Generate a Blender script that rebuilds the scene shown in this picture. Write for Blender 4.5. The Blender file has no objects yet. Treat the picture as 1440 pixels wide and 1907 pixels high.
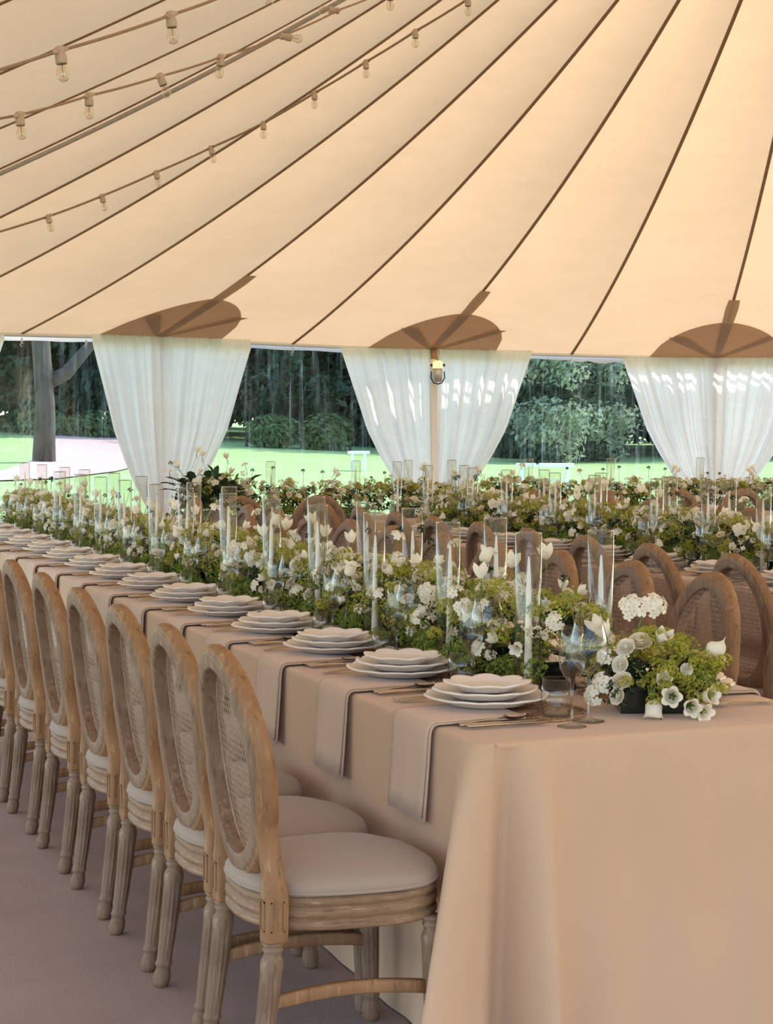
import bpy, math, random
from math import sin, cos, pi, radians, exp, sqrt, atan
from mathutils import Vector, Matrix
random.seed(7)
S = bpy.context.scene
COL = S.collection

# ------------------------------------------------------------ camera, world, sun, exposure
FPX = 3400.0
TH = atan(1320 / FPX)
PITCH = atan((953.5 - 785) / FPX)
CAMZ = 1.5
cd = bpy.data.cameras.new('camera')
cam = bpy.data.objects.new('camera', cd)
COL.objects.link(cam)
cam.location = (0, 0, CAMZ)
cam.rotation_euler = (pi / 2 - PITCH, 0, -TH)
cd.sensor_fit = 'HORIZONTAL'
cd.sensor_width = 36
cd.lens = FPX / 1440 * 36
cd.clip_end = 600
S.camera = cam

def W(Z, X, z=0.0):
    """camera-ground frame (distance ahead, distance right) to world"""
    return Vector((Z * sin(TH) + X * cos(TH), Z * cos(TH) - X * sin(TH), z))

world = bpy.data.worlds.new('sky')
S.world = world
world.use_nodes = True
wn = world.node_tree.nodes
wl = world.node_tree.links
bg = wn['Background']
sky = wn.new('ShaderNodeTexSky')
sky.sky_type = 'NISHITA'
sky.sun_disc = False
SUN_AZ_VIEW = radians(55)      # right of the viewing direction
SUN_EL = radians(43)
sky.sun_elevation = SUN_EL
sky.sun_rotation = SUN_AZ_VIEW + TH
sky.air_density = 1.0
sky.dust_density = 0.6
wl.new(sky.outputs[0], bg.inputs[0])
bg.inputs[1].default_value = 0.62
sd = bpy.data.lights.new('sun', 'SUN')
sun = bpy.data.objects.new('sun', sd)
COL.objects.link(sun)
sd.energy = 6.5
sd.color = (1.0, 0.93, 0.82)
sd.angle = radians(1.0)
az = SUN_AZ_VIEW + TH
sdir = Vector((sin(az) * cos(SUN_EL), cos(az) * cos(SUN_EL), sin(SUN_EL)))
sun.rotation_euler = sdir.to_track_quat('Z', 'Y').to_euler()
sun.location = (10, 10, 30)
S.view_settings.view_transform = 'Standard'
S.view_settings.look = 'None'
S.view_settings.gamma = 1
S.view_settings.use_curve_mapping = False
S.view_settings.exposure = 0.22
S.cycles.use_denoising = True
S.cycles.max_bounces = 14
S.cycles.diffuse_bounces = 4
S.cycles.transparent_max_bounces = 48
S.cycles.glossy_bounces = 4
S.cycles.caustics_reflective = False
S.cycles.caustics_refractive = False
S.cycles.sample_clamp_indirect = 6

# ------------------------------------------------------------ helpers
def newmat(name):
    m = bpy.data.materials.new(name)
    m.use_nodes = True
    nt = m.node_tree
    return m, nt, nt.nodes, nt.links, nt.nodes['Principled BSDF']

def ramp(nt, fac, stops):
    r = nt.nodes.new('ShaderNodeValToRGB')
    e = r.color_ramp.elements
    e[0].position, e[0].color = stops[0][0], (*stops[0][1], 1)
    e[1].position, e[1].color = stops[-1][0], (*stops[-1][1], 1)
    for p, c in stops[1:-1]:
        k = e.new(p); k.color = (*c, 1)
    nt.links.new(fac, r.inputs[0])
    return r.outputs[0]

def coords(nt, scale=(1, 1, 1), kind='Object'):
    tc = nt.nodes.new('ShaderNodeTexCoord')
    mp = nt.nodes.new('ShaderNodeMapping')
    mp.inputs['Scale'].default_value = scale
    nt.links.new(tc.outputs[kind], mp.inputs[0])
    return mp.outputs[0]

def noise(nt, vec, scale, detail=4, rough=.55, dist=0.0):
    n = nt.nodes.new('ShaderNodeTexNoise')
    n.inputs['Scale'].default_value = scale
    n.inputs['Detail'].default_value = detail
    n.inputs['Roughness'].default_value = rough
    n.inputs['Distortion'].default_value = dist
    nt.links.new(vec, n.inputs['Vector'])
    return n.outputs['Fac']

def bump(nt, h, bsdf, strength=.2, dist=.002):
    b = nt.nodes.new('ShaderNodeBump')
    b.inputs['Strength'].default_value = strength
    b.inputs['Distance'].default_value = dist
    nt.links.new(h, b.inputs['Height'])
    nt.links.new(b.outputs[0], bsdf.inputs['Normal'])

def simple(name, col, rough=.6, var=.12, nscale=30, metal=0, trans=0, spec=.5, scale=(1, 1, 1)):
    m, nt, N, L, b = newmat(name)
    f = noise(nt, coords(nt, scale), nscale)
    c0 = tuple(max(0, c * (1 - var)) for c in col); c1 = tuple(min(1, c * (1 + var)) for c in col)
    L.new(ramp(nt, f, [(.3, c0), (.7, c1)]), b.inputs['Base Color'])
    b.inputs['Roughness'].default_value = rough
    b.inputs['Metallic'].default_value = metal
    b.inputs['Specular IOR Level'].default_value = spec
    return m

def leafy(name, c0, c1, tr=.45, rough=.6):
    """diffuse + translucent, hue varied from leaf to leaf by position and object"""
    m, nt, N, L, b = newmat(name)
    f = noise(nt, coords(nt), 28, 3)
    col = ramp(nt, f, [(.3, c0), (.7, c1)])
    L.new(col, b.inputs['Base Color'])
    b.inputs['Roughness'].default_value = rough
    b.inputs['Specular IOR Level'].default_value = .25
    t = N.new('ShaderNodeBsdfTranslucent')
    L.new(col, t.inputs[0])
    mx = N.new('ShaderNodeMixShader'); mx.inputs[0].default_value = tr
    L.new(b.outputs[0], mx.inputs[1]); L.new(t.outputs[0], mx.inputs[2])
    L.new(mx.outputs[0], N['Material Output'].inputs[0])
    return m

def wood_mat(name, dark, mid, pale, rough=.62, scale=(9, 9, 1.1)):
    m, nt, N, L, b = newmat(name)
    v = coords(nt, scale)
    g = noise(nt, v, 7, 8, .65, .6)
    v2 = coords(nt, (1, 1, 1))
    big = noise(nt, v2, 7, 3)
    c = ramp(nt, g, [(.34, dark), (.45, mid), (.56, mid), (.68, pale)])
    c2 = ramp(nt, big, [(.35, tuple(x * .84 for x in mid)), (.65, tuple(min(1, x * 1.18) for x in pale))])
    mx = N.new('ShaderNodeMix'); mx.data_type = 'RGBA'; mx.inputs[0].default_value = .22
    L.new(c, mx.inputs[6]); L.new(c2, mx.inputs[7])
    L.new(mx.outputs[2], b.inputs['Base Color'])
    b.inputs['Roughness'].default_value = rough
    b.inputs['Specular IOR Level'].default_value = .3
    bump(nt, g, b, .35, .002)
    return m

def linen_mat(name, col, var=.06, wscale=900, tr=0.0):
    m, nt, N, L, b = newmat(name)
    big = noise(nt, coords(nt), 2.2, 3)
    c0 = tuple(c * (1 - var) for c in col); c1 = tuple(min(1, c * (1 + var)) for c in col)
    L.new(ramp(nt, big, [(.3, c0), (.7, c1)]), b.inputs['Base Color'])
    b.inputs['Roughness'].default_value = .9
    b.inputs['Specular IOR Level'].default_value = .12
    b.inputs['Sheen Weight'].default_value = .2
    w = noise(nt, coords(nt, (1, 1, 1)), wscale * .55, 2)
    bump(nt, w, b, .35, .0012)
    if tr > 0:
        t = N.new('ShaderNodeBsdfTranslucent'); t.inputs[0].default_value = (*col, 1)
        mx = N.new('ShaderNodeMixShader'); mx.inputs[0].default_value = tr
        L.new(b.outputs[0], mx.inputs[1]); L.new(t.outputs[0], mx.inputs[2])
        L.new(mx.outputs[0], N['Material Output'].inputs[0])
    return m

def thin_glass(name, tint=(.985, .99, .98), edge=(.72, .76, .68), boost=1.0, power=4.0, rough=.02):
    """thin clear glass: reflection and edge tint grow towards grazing view, equal on both faces"""
    m, nt, N, L, b = newmat(name)
    N.remove(b)
    tr = N.new('ShaderNodeBsdfTransparent')
    gl = N.new('ShaderNodeBsdfGlossy'); gl.inputs['Roughness'].default_value = rough
    lw = N.new('ShaderNodeLayerWeight'); lw.inputs[0].default_value = .5
    c = ramp(nt, lw.outputs['Facing'], [(.60, tint), (.97, edge)])
    L.new(c, tr.inputs[0])
    pw = N.new('ShaderNodeMath'); pw.operation = 'POWER'; pw.inputs[1].default_value = power
    L.new(lw.outputs['Facing'], pw.inputs[0])
    mm = N.new('ShaderNodeMath'); mm.operation = 'MULTIPLY_ADD'; mm.inputs[1].default_value = .55 * boost; mm.inputs[2].default_value = .045 * boost; mm.use_clamp = True
    L.new(pw.outputs[0], mm.inputs[0])
    mx = N.new('ShaderNodeMixShader')
    L.new(mm.outputs[0], mx.inputs[0]); L.new(tr.outputs[0], mx.inputs[1]); L.new(gl.outputs[0], mx.inputs[2])
    L.new(mx.outputs[0], N['Material Output'].inputs[0])
    return m

M = {}
M['wood'] = wood_mat('weathered_oak', (.085, .046, .026), (.195, .112, .067), (.38, .275, .195))
M['wood_warm_lit'] = wood_mat('weathered_oak_warm_lit', (.105, .05, .021), (.245, .12, .052), (.42, .245, .13))  # same oak, with the warm tent light on camera-facing edges put into its colour
M['wood_rail'] = wood_mat('weathered_oak_rail', (.10, .055, .028), (.235, .13, .068), (.44, .31, .21), scale=(2.2, 2.2, 26))
M['cane'] = simple('cane_strips', (.36, .25, .18), .6, .25, 60)
M['cushion'] = linen_mat('seat_linen', (.345, .262, .205), .04, 700)
M['cloth'] = linen_mat('table_linen', (.56, .365, .24), .04, 420)
M['napkin'] = linen_mat('napkin_linen', (.55, .385, .285), .05, 420)
M['plate'] = simple('cream_stoneware', (.80, .70, .63), .35, .03, 18)
M['cutlery'] = simple('champagne_steel', (.50, .42, .34), .25, .08, 40, metal=1)
M['rattan'] = simple('rattan', (.34, .19, .10), .7, .3, 80)
M['glass'] = thin_glass('drinking_glass', (.965, .972, .965), (.40, .43, .40), boost=1.1, power=3.0)
M['tube'] = thin_glass('tube_glass', (.97, .975, .955), (.42, .44, .34), boost=1.0, power=3.2)
M['rim'] = thin_glass('polished_glass_rim', (.55, .58, .52), (.4, .42, .38), boost=6)
M['wax'] = simple('ivory_wax', (.86, .76, .66), .45, .02, 20)
M['wick'] = simple('wick', (.10, .07, .05), .9)
M['dark_glass'] = simple('dark_vase_glass', (.012, .014, .010), .08, .2, 10)
M['lime'] = leafy('lime_florets', (.36, .35, .04), (.62, .57, .11), .4)
M['mid'] = leafy('mid_leaves', (.10, .16, .03), (.24, .31, .07), .35)
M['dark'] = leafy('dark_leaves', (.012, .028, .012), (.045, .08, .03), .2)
M['moss'] = leafy('moss_green', (.13, .19, .03), (.32, .38, .07), .3)
M['sage'] = leafy('sage_sprays', (.46, .46, .26), (.68, .64, .42), .35)
M['white'] = leafy('white_petals', (.84, .77, .64), (.90, .85, .74), .3)
M['cream'] = leafy('cream_petals', (.80, .70, .54), (.88, .80, .66), .3)
M['stem'] = leafy('stem_green', (.12, .16, .04), (.22, .26, .08), .2)
M['canvas_seam'] = simple('seam_webbing', (.28, .155, .075), .8, .1, 20)
M['grey_cord'] = simple('grey_cord', (.46, .38, .33), .7, .1, 20)
M['cable'] = simple('festoon_cable', (.36, .215, .13), .7, .1, 20)
M['socket'] = simple('socket_plastic', (.56, .40, .30), .5, .08, 20)
M['bulb'] = thin_glass('bulb_glass', (.95, .91, .85), (.45, .34, .25), boost=2.0, power=2.5)
M['filament'] = simple('filament', (.55, .35, .18), .5)
M['pole_wood'] = simple('pole_timber', (.42, .23, .12), .6, .2, 14)
M['pole_cover'] = linen_mat('pole_cover_cloth', (.84, .78, .73), .05, 400)
M['black_metal'] = simple('black_metal', (.03, .028, .025), .4, .2, 20)
M['brass'] = simple('lamp_housing', (.55, .50, .44), .35, .1, 10, metal=.7)
M['white_paint'] = simple('white_paint', (.78, .78, .76), .6, .05, 5)
M['band'] = linen_mat('white_band', (.72, .72, .70), .05, 300)
M['bark'] = simple('bark', (.06, .048, .038), .9, .35, 6, scale=(1, 1, .2))

def glow_mat():
    m, nt, N, L, b = newmat('lamp_glow')
    b.inputs['Emission Color'].default_value = (1, .62, .18, 1)
    b.inputs['Emission Strength'].default_value = 2.2
    b.inputs['Base Color'].default_value = (.8, .5, .2, 1)
    return m
M['glow'] = glow_mat()

def canvas_mat(name, tcol, dcol, vis=.5):
    m, nt, N, L, b = newmat(name)
    b.inputs['Roughness'].default_value = .85
    b.inputs['Specular IOR Level'].default_value = .08
    blot = noise(nt, coords(nt, (1, 1, 1), 'Object'), .55, 5, .6)
    fine = noise(nt, coords(nt, (.6, .6, 3), 'Object'), 3.5, 6, .65)
    mm = N.new('ShaderNodeMath'); mm.operation = 'ADD'; L.new(blot, mm.inputs[0]); L.new(fine, mm.inputs[1])
    hm = N.new('ShaderNodeMath'); hm.operation = 'MULTIPLY'; hm.inputs[1].default_value = .5; L.new(mm.outputs[0], hm.inputs[0])
    cd_ = ramp(nt, hm.outputs[0], [(.35, tuple(x * .93 for x in dcol)), (.65, dcol)])
    ct_ = ramp(nt, hm.outputs[0], [(.35, tuple(x * .90 for x in tcol)), (.65, tcol)])
    L.new(cd_, b.inputs['Base Color'])
    t = N.new('ShaderNodeBsdfTranslucent'); L.new(ct_, t.inputs[0])
    mx = N.new('ShaderNodeMixShader'); mx.inputs[0].default_value = vis
    L.new(b.outputs[0], mx.inputs[1]); L.new(t.outputs[0], mx.inputs[2])
    L.new(mx.outputs[0], N['Material Output'].inputs[0])
    w = noise(nt, coords(nt), 60, 2); bump(nt, w, b, .1, .002)
    return m
M['canvas'] = canvas_mat('sail_canvas', (.52, .335, .18), (.64, .46, .29), .5)
M['patch'] = canvas_mat('double_canvas', (.40, .26, .16), (.62, .46, .32), .5)
M['sheer'] = canvas_mat('sheer_curtain', (.98, .93, .93), (.93, .89, .87), .5)

def vinyl_mat():
    m, nt, N, L, b = newmat('clear_vinyl')
    N.remove(b)
    tr = N.new('ShaderNodeBsdfTransparent'); tr.inputs[0].default_value = (.86, .90, .90, 1)
    gl = N.new('ShaderNodeBsdfGlossy'); gl.inputs['Roughness'].default_value = .12
    df = N.new('ShaderNodeBsdfTranslucent'); df.inputs[0].default_value = (.55, .60, .62, 1)
    st = noise(nt, coords(nt, (5, 5, .22)), 3.2, 6, .75, .3)
    stc = ramp(nt, st, [(.50, (.0, .0, .0)), (.61, (.06, .06, .06)), (.72, (.36, .36, .36))])  # streaky reflections and haze painted in as pale vertical bands
    m1 = N.new('ShaderNodeMixShader'); L.new(stc, m1.inputs[0])
    L.new(tr.outputs[0], m1.inputs[1]); L.new(df.outputs[0], m1.inputs[2])
    fr = N.new('ShaderNodeFresnel'); fr.inputs[0].default_value = 1.22
    wv = noise(nt, coords(nt, (1, 1, .4)), 3, 3, .6, 1.2)
    bp = N.new('ShaderNodeBump'); bp.inputs['Strength'].default_value = .5; bp.inputs['Distance'].default_value = .05
    L.new(wv, bp.inputs['Height']); L.new(bp.outputs[0], gl.inputs['Normal'])
    m2 = N.new('ShaderNodeMixShader'); L.new(fr.outputs[0], m2.inputs[0])
    L.new(m1.outputs[0], m2.inputs[1]); L.new(gl.outputs[0], m2.inputs[2])
    L.new(m2.outputs[0], N['Material Output'].inputs[0])
    return m
M['vinyl'] = vinyl_mat()

def carpet_mat():
    m, nt, N, L, b = newmat('carpet')
    f = noise(nt, coords(nt), 3, 5); g = noise(nt, coords(nt), 260, 3)
    L.new(ramp(nt, f, [(.3, (.36, .268, .245)), (.7, (.41, .31, .285))]), b.inputs['Base Color'])
    b.inputs['Roughness'].default_value = .97; b.inputs['Specular IOR Level'].default_value = .05
    bump(nt, g, b, .5, .004)
    return m
M['carpet'] = carpet_mat()

def ground_mat(name, c0, c1, sc):
    m, nt, N, L, b = newmat(name)
    f = noise(nt, coords(nt), sc, 8, .65)
    L.new(ramp(nt, f, [(.3, c0), (.7, c1)]), b.inputs['Base Color'])
    b.inputs['Roughness'].default_value = .95; b.inputs['Specular IOR Level'].default_value = .05
    bump(nt, f, b, .4, .05)
    return m
M['grass'] = ground_mat('mown_grass', (.235, .34, .13), (.32, .43, .19), 1.2)
M['gravel'] = ground_mat('pink_gravel', (.42, .29, .265), (.52, .38, .35), 3)
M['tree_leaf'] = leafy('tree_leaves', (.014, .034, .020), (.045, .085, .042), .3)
M['tree_leaf_highlight'] = leafy('highlight_tree_leaves', (.16, .22, .13), (.42, .48, .33), .4)  # highlights among dark foliage, put in as a paler leaf colour
M['hedge'] = leafy('hedge_leaves', (.045, .085, .025), (.12, .18, .06), .3)


class MB:
    def __init__(s):
        s.v = []; s.f = []; s.m = []; s.mats = []; s.cur = 0
    def mat(s, name):
        if name not in s.mats: s.mats.append(name)
        s.cur = s.mats.index(name); return s
    def face(s, *idx):
        s.f.append(idx); s.m.append(s.cur)
    def box(s, x0, x1, y0, y1, z0, z1, mtx=None):
        b = len(s.v)
        p = [Vector((x, y, z)) for z in (z0, z1) for y in (y0, y1) for x in (x0, x1)]
        if mtx: p = [mtx @ q for q in p]
        s.v += [tuple(q) for q in p]
        for q in ((0, 2, 3, 1), (4, 5, 7, 6), (0, 1, 5, 4), (2, 6, 7, 3), (0, 4, 6, 2), (1, 3, 7, 5)):
            s.face(*[b + i for i in q])
    def rings(s, rings, closed=True, cap=(False, False)):
        """list of equal-length point rings"""
        b = len(s.v); n = len(rings[0])
        for r in rings: s.v += [tuple(p) for p in r]
        k = n if closed else n - 1
        for i in range(len(rings) - 1):
            for j in range(k):
                a = b + i * n + j; c = b + i * n + (j + 1) % n
                s.face(a, c, c + n, a + n)
        if cap[0]: s.face(*[b + j for j in range(n)][::-1])
        if cap[1]: s.face(*[b + (len(rings) - 1) * n + j for j in range(n)])
    def tube(s, pts, r, n=6, cap=True):
        pts = [Vector(p) for p in pts]
        if not isinstance(r, (list, tuple)): r = [r] * len(pts)
        rs = []; up = None
        for i, p in enumerate(pts):
            d = (pts[min(i + 1, len(pts) - 1)] - pts[max(i - 1, 0)])
            if d.length < 1e-9: d = Vector((0, 0, 1))
            d.normalize()
            if up is None:
                up = Vector((0, 0, 1)) if abs(d.z) < .9 else Vector((1, 0, 0))
            a = d.cross(up)
            if a.length < 1e-6: a = d.cross(Vector((1, .3, 0)))
            a.normalize(); bb = a.cross(d).normalized(); up = bb
            rs.append([p + (a * cos(2 * pi * j / n) + bb * sin(2 * pi * j / n)) * r[i] for j in range(n)])
        s.rings(rs, True, (cap, cap))
    def lathe(s, prof, n=24, c=(0, 0, 0), mtx=None, mod=None, cap=(False, False)):
        rs = []
        for k, (r, z) in enumerate(prof):
            ring = []
            for j in range(n):
                a = 2 * pi * j / n
                rr = r * (mod(a, k) if mod else 1)
                q = Vector((c[0] + rr * cos(a), c[1] + rr * sin(a), c[2] + z))
                ring.append(mtx @ q if mtx else q)
            rs.append(ring)
        s.rings(rs, True, cap)
    def add(s, other, mtx):
        b = len(s.v); s.v += [tuple(mtx @ Vector(p)) for p in other.v]
        for f, m in zip(other.f, other.m):
            nm = other.mats[m]
            if nm not in s.mats: s.mats.append(nm)
            s.f.append(tuple(b + i for i in f)); s.m.append(s.mats.index(nm))
    def mesh(s, name, smooth=True):
        me = bpy.data.meshes.new(name)
        me.from_pydata(s.v, [], s.f)
        for k in s.mats: me.materials.append(M[k])
        if len(s.mats) > 1: me.polygons.foreach_set('material_index', s.m)
        if smooth: me.polygons.foreach_set('use_smooth', [True] * len(me.polygons))
        me.update()
        return me
    def build(s, name, parent=None, smooth=True, loc=None):
        o = bpy.data.objects.new(name, s.mesh(name, smooth)); COL.objects.link(o)
        if parent: o.parent = parent
        if loc is not None: o.location = loc
        return o

def mb(mat):
    return MB().mat(mat)
def tag(o, label=None, cat=None, group=None, kind=None):
    if label: o['label'] = label
    if cat: o['category'] = cat
    if group: o['group'] = group
    if kind: o['kind'] = kind
    return o
def empty(name, loc=(0, 0, 0), rz=0):
    o = bpy.data.objects.new(name, None); COL.objects.link(o)
    o.location = loc; o.rotation_euler = (0, 0, rz); o.empty_display_size = .05
    return o
def kids(o):
    return [c for c in CH.get(o.name, [])]
CH = {}
def reg(root):
    """remember the children of a prototype, two levels"""
    for o in bpy.data.objects:
        if o.parent: CH.setdefault(o.parent.name, [])
    for o in bpy.data.objects:
        if o.parent and o not in CH[o.parent.name]: CH[o.parent.name].append(o)
    return root
class Proto:
    """first placement uses the prototype itself, later ones copy it with parts and sub-parts"""
    def __init__(s, root):
        s.root = root; s.used = False
        s.tree = s._read(root)
    def _read(s, o):
        return [(c, s._read(c)) for c in bpy.data.objects if c.parent == o]
    def _copy(s, o, tree, parent):
        c = o.copy(); COL.objects.link(c)
        if parent: c.parent = parent
        for ch, t in tree: s._copy(ch, t, c)
        return c
    def place(s, loc, rz=0, label=None, group=None, scale=None, tilt=None):
        if not s.used: o = s.root; s.used = True
        else: o = s._copy(s.root, s.tree, None)
        o.location = loc; o.rotation_euler = (tilt[0] if tilt else 0, tilt[1] if tilt else 0, rz)
        if scale: o.scale = (scale, scale, scale)
        if label: o['label'] = label
        if group: o['group'] = group
        return o
ORD = 'first second third fourth fifth sixth seventh eighth ninth tenth eleventh twelfth thirteenth fourteenth fifteenth sixteenth seventeenth eighteenth nineteenth twentieth'.split()
TENS = ['twenty-' + w for w in ORD[:9]] + ['thirtieth'] + ['thirty-' + w for w in ORD[:9]]
ORD = ORD + TENS

def lerp(a, b, t): return a + (b - a) * t
def interp(xs, ys, x):
    if x <= xs[0]: return ys[0]
    for i in range(len(xs) - 1):
        if x <= xs[i + 1]: return lerp(ys[i], ys[i + 1], (x - xs[i]) / (xs[i + 1] - xs[i]))
    return ys[-1]

# ------------------------------------------------------------ floor and land outside
KZ, KX, KH = 12.933, 3.363, 6.85      # tent peak: ahead, right, height
RR, G1, A0, DA = 9.057, .389, -.319, .192
def eave_h(a): return interp([1, 3.5, 5, 7, 9, 12], [2.34, 2.385, 2.425, 2.354, 2.27, 2.25], (a - A0) / DA + 7)
def ring_pt(a, r=RR, z=0.0): return W(KZ + r * cos(a), KX + r * sin(a), z)

fl = mb('carpet')
outline = [W(-9, KX - RR - .2), W(-9, KX + RR + .2)]
outline += [ring_pt(pi / 2 - .0001 - pi * k / 40, RR + .2) for k in range(41)]
b0 = len(fl.v)
fl.v += [tuple(p) for p in outline]
fl.v += [(p.x, p.y, -.12) for p in outline]
n = len(outline)
fl.face(*range(n)); fl.face(*[n + i for i in range(n)][::-1])
for i in range(n): fl.face(i, n + i, n + (i + 1) % n, (i + 1) % n)
o = fl.build('floor', smooth=False); tag(o, kind='structure')

def land(Z, X):
    """height of the lawn: gentle rise away from the tent, more on the left"""
    s = max(0.0, Z - 24) / 36.0
    u = max(-1.0, min(1.4, X / (Z if Z > 24 else 24) * 3400 / 1000 + .12))
    h60 = lerp(1.05, .20, max(0, min(1, (u + .62) / 1.1)))
    return -.13 + (h60 + .13) * min(s, 1.6) ** 1.05
gr = mb('grass')
Zs = [-120, -60, -30, -15, 0, 10, 18, 22, 25] + [28 + 3 * k for k in range(24)] + [110, 150, 220, 320]
Xs = [-300, -180, -110, -70, -45] + [-32 + 2 * k for k in range(33)] + [45, 70, 110, 180, 300]
gr.rings([[W(Z, X, land(Z, X)) for X in Xs] for Z in Zs], closed=False)
tag(gr.build('trim_1'), kind='structure')['label'] = 'mown green lawn rising gently beyond the clear tent walls'

# pink gravel path curving across the lawn on the left
def gp(x, y):
    """point on the land under a sight line of slope given by the survey of the photograph"""
    k = (x - 720) / FPX; Z = 24.0
    while Z < 150:
        z = land(Z, k * Z)
        if 785 + (CAMZ - z) * FPX / Z <= y: break
        Z += .1
    return Z, k * Z
pl = mb('gravel')
left = [(-120, 893), (-60, 888), (0, 880), (45, 866), (80, 846), (92, 828), (84, 810), (60, 797), (20, 790)]
right = [(-120, 912), (-60, 905), (0, 897), (110, 893), (215, 880), (300, 860), (350, 835), (380, 812), (390, 791)]
rl = []
for (xa, ya), (xb, yb) in zip(left, right):
    Za, Xa = gp(xa, ya); Zb, Xb = gp(xb, yb)
    row = []
    for t in range(13):
        Z = lerp(Za, Zb, t / 12); X = lerp(Xa, Xb, t / 12)
        row.append(W(Z, X, land(Z, X) + .03))
    rl.append(row)
pl.rings(rl, closed=False)
tag(pl.build('trim_2'), kind='structure')['label'] = 'pink gravel drive curving across the lawn'

# ------------------------------------------------------------ tent roof
def prof(t, ze): return ze + (KH - ze) * (t * (1 - G1) + G1 * t * t)
def roof_pt(u, t):
    """u: seam index (0..20 round the end, below 0 along the straight side); t: 0 eave .. 1 peak"""
    if u >= 0:
        a = A0 + DA * (u - 7); ze = eave_h(a)
        r = RR * (1 - t)
        return W(KZ + r * cos(a), KX + r * sin(a), prof(t, ze))
    a = A0 - 7 * DA; ze = eave_h(a); r = RR * (1 - t); off = u * 1.31
    return W(KZ + r * cos(a) + off, KX + r * sin(a), prof(t, ze))
def roof_pt_r(u, t):
    a = A0 + DA * 9.8; ze = eave_h(a); r = RR * (1 - t)
    return W(KZ + r * cos(a) - u * 1.74, KX + r * sin(a), prof(t, ze))
ceil = empty('ceiling', W(KZ, KX, 0)); tag(ceil, kind='structure')
inv = Matrix.Translation(-ceil.location)
NT = 22
def loc(p): return p - ceil.location
def panel(fn, u0, u1):
    m = mb('canvas'); rows = []
    for i in range(NT + 1):
        t = i / NT; row = []
        for j in range(7):
            s = j / 6; q = fn(lerp(u0, u1, s), t)
            q = q + Vector((0, 0, -.10 * 4 * s * (1 - s) * sin(pi * min(1, t * 1.05)) * (1 - t) ** .3))
            row.append(loc(q))
        rows.append(row)
    m.rings(rows, closed=False)
    return m.build('canvas_panel', ceil)
def seam(fn, u, w=.017, mat='canvas_seam'):
    m = mb(mat); pts = []
    for i in range(41):
        t = i / 40 * .995
        pts.append(loc(fn(u, t)) + Vector((0, 0, -.012)))
    a = fn(u - .01, .3); b = fn(u + .01, .3); d = (b - a).normalized()
    rows = [[p - d * w - Vector((0, 0, .002)), p + d * w - Vector((0, 0, .002)), p + d * w + Vector((0, 0, .008)), p - d * w + Vector((0, 0, .008))] for p in pts]
    m.rings(rows, True, (True, True))
    return m.build('canvas_seam', ceil, smooth=False)
for u in range(-11, 17):
    panel(roof_pt, u, u + 1)
panel(roof_pt, 16, 16.8)
for u in range(-11, 17): seam(roof_pt, u, .016 if u > 1 else .011)
for u in range(0, 11): panel(roof_pt_r, u, u + 1); 
for u in range(1, 11): seam(roof_pt_r, u)
# grey cord running beside one seam
m = mb('grey_cord')
m.tube([loc(roof_pt(.93, t)) + Vector((0, 0, -.05 - .02 * sin(t * 3))) for t in [k / 30 for k in range(31)]], .017, 6)
m.build('support_cord', ceil)

# reinforcement patches over the side poles: doubled canvas, with star-shaped straps
POLES = [5, 7, 9]
def under(u, t, d=.015):
    i = math.floor(u); s = u - i
    q = roof_pt(u, t)
    return loc(q + Vector((0, 0, -.10 * 4 * s * (1 - s) * sin(pi * min(1, t * 1.05)) * (1 - t) ** .3 - d)))
for u0 in POLES[:]:
    m = mb('patch'); rows = []
    hu, ht = .46, .125
    for i in range(9):
        q = i / 8; row = []
        for j in range(25):
            v = -1 + 2 * j / 24
            row.append(under(u0 + hu * v, .0 + ht * q * sqrt(max(0, 1 - abs(v) ** 2.3)) , .02))
        rows.append(row)
    m.rings(rows, closed=False)
    pt = m.build('reinforcement_patch', ceil)
    for (du, tt, w0, w1) in ((0, .19, .02, .055), (-.34, .08, .012, .075), (.36, .085, .012, .045)):
        m = mb('patch'); rows = []
        for i in range(9):
            q = i / 8; uu = u0 + du * q; t = .004 + tt * q; w = lerp(w0, w1, q) * (1 if q < .9 else .8)
            rows.append([under(uu - w, t, .035), under(uu + w, t, .035)])
        m.rings(rows, closed=False)
        m.build('strap', pt)
        # the strap sits in the ceiling frame like its patch
# eave trim: white hem cord
m = mb('band')
m.tube([ring_pt(A0 + DA * (u / 4 - 7), RR + .01, eave_h(A0 + DA * (u / 4 - 7)) - .02) for u in range(0, 66)], .022, 6)
tag(m.build('trim_3'), kind='structure')

# ------------------------------------------------------------ side poles, clear walls, curtains
def pole_a(u): return A0 + DA * (u - 7)
PN = {3: 'beyond the left edge', 5: 'left', 7: 'middle', 9: 'right', 11: 'far right'}
for u in (5, 7, 9):
    a = pole_a(u); h = eave_h(a); c = ring_pt(a, RR - (.10 if u == 7 else -.01))
    e = empty('side_pole', c)
    p = mb('pole_cover'); p.lathe([(.045, 0), (.045, .3), (.045, h - .16), (.055, h - .14), (.052, h - .12)], 14, cap=(True, True)); p.build('pole_cover', e)
    p = mb('pole_wood'); p.lathe([(.04, h - .13), (.04, h - .02), (.02, h + .0)], 12, cap=(True, True)); p.build('pole_head', e)
    p = mb('brass'); p.lathe([(.008, h - .01), (.012, h + .02), (.008, h + .04)], 8, cap=(True, True)); p.build('pole_pin', e)
    tag(e, {5: 'cloth-wrapped tent side pole between the left pair of curtains', 7: 'cloth-wrapped tent side pole carrying the small spotlight',
            9: 'cloth-wrapped tent side pole between the right pair of curtains'}[u], 'pole', 'tent side poles')

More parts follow.
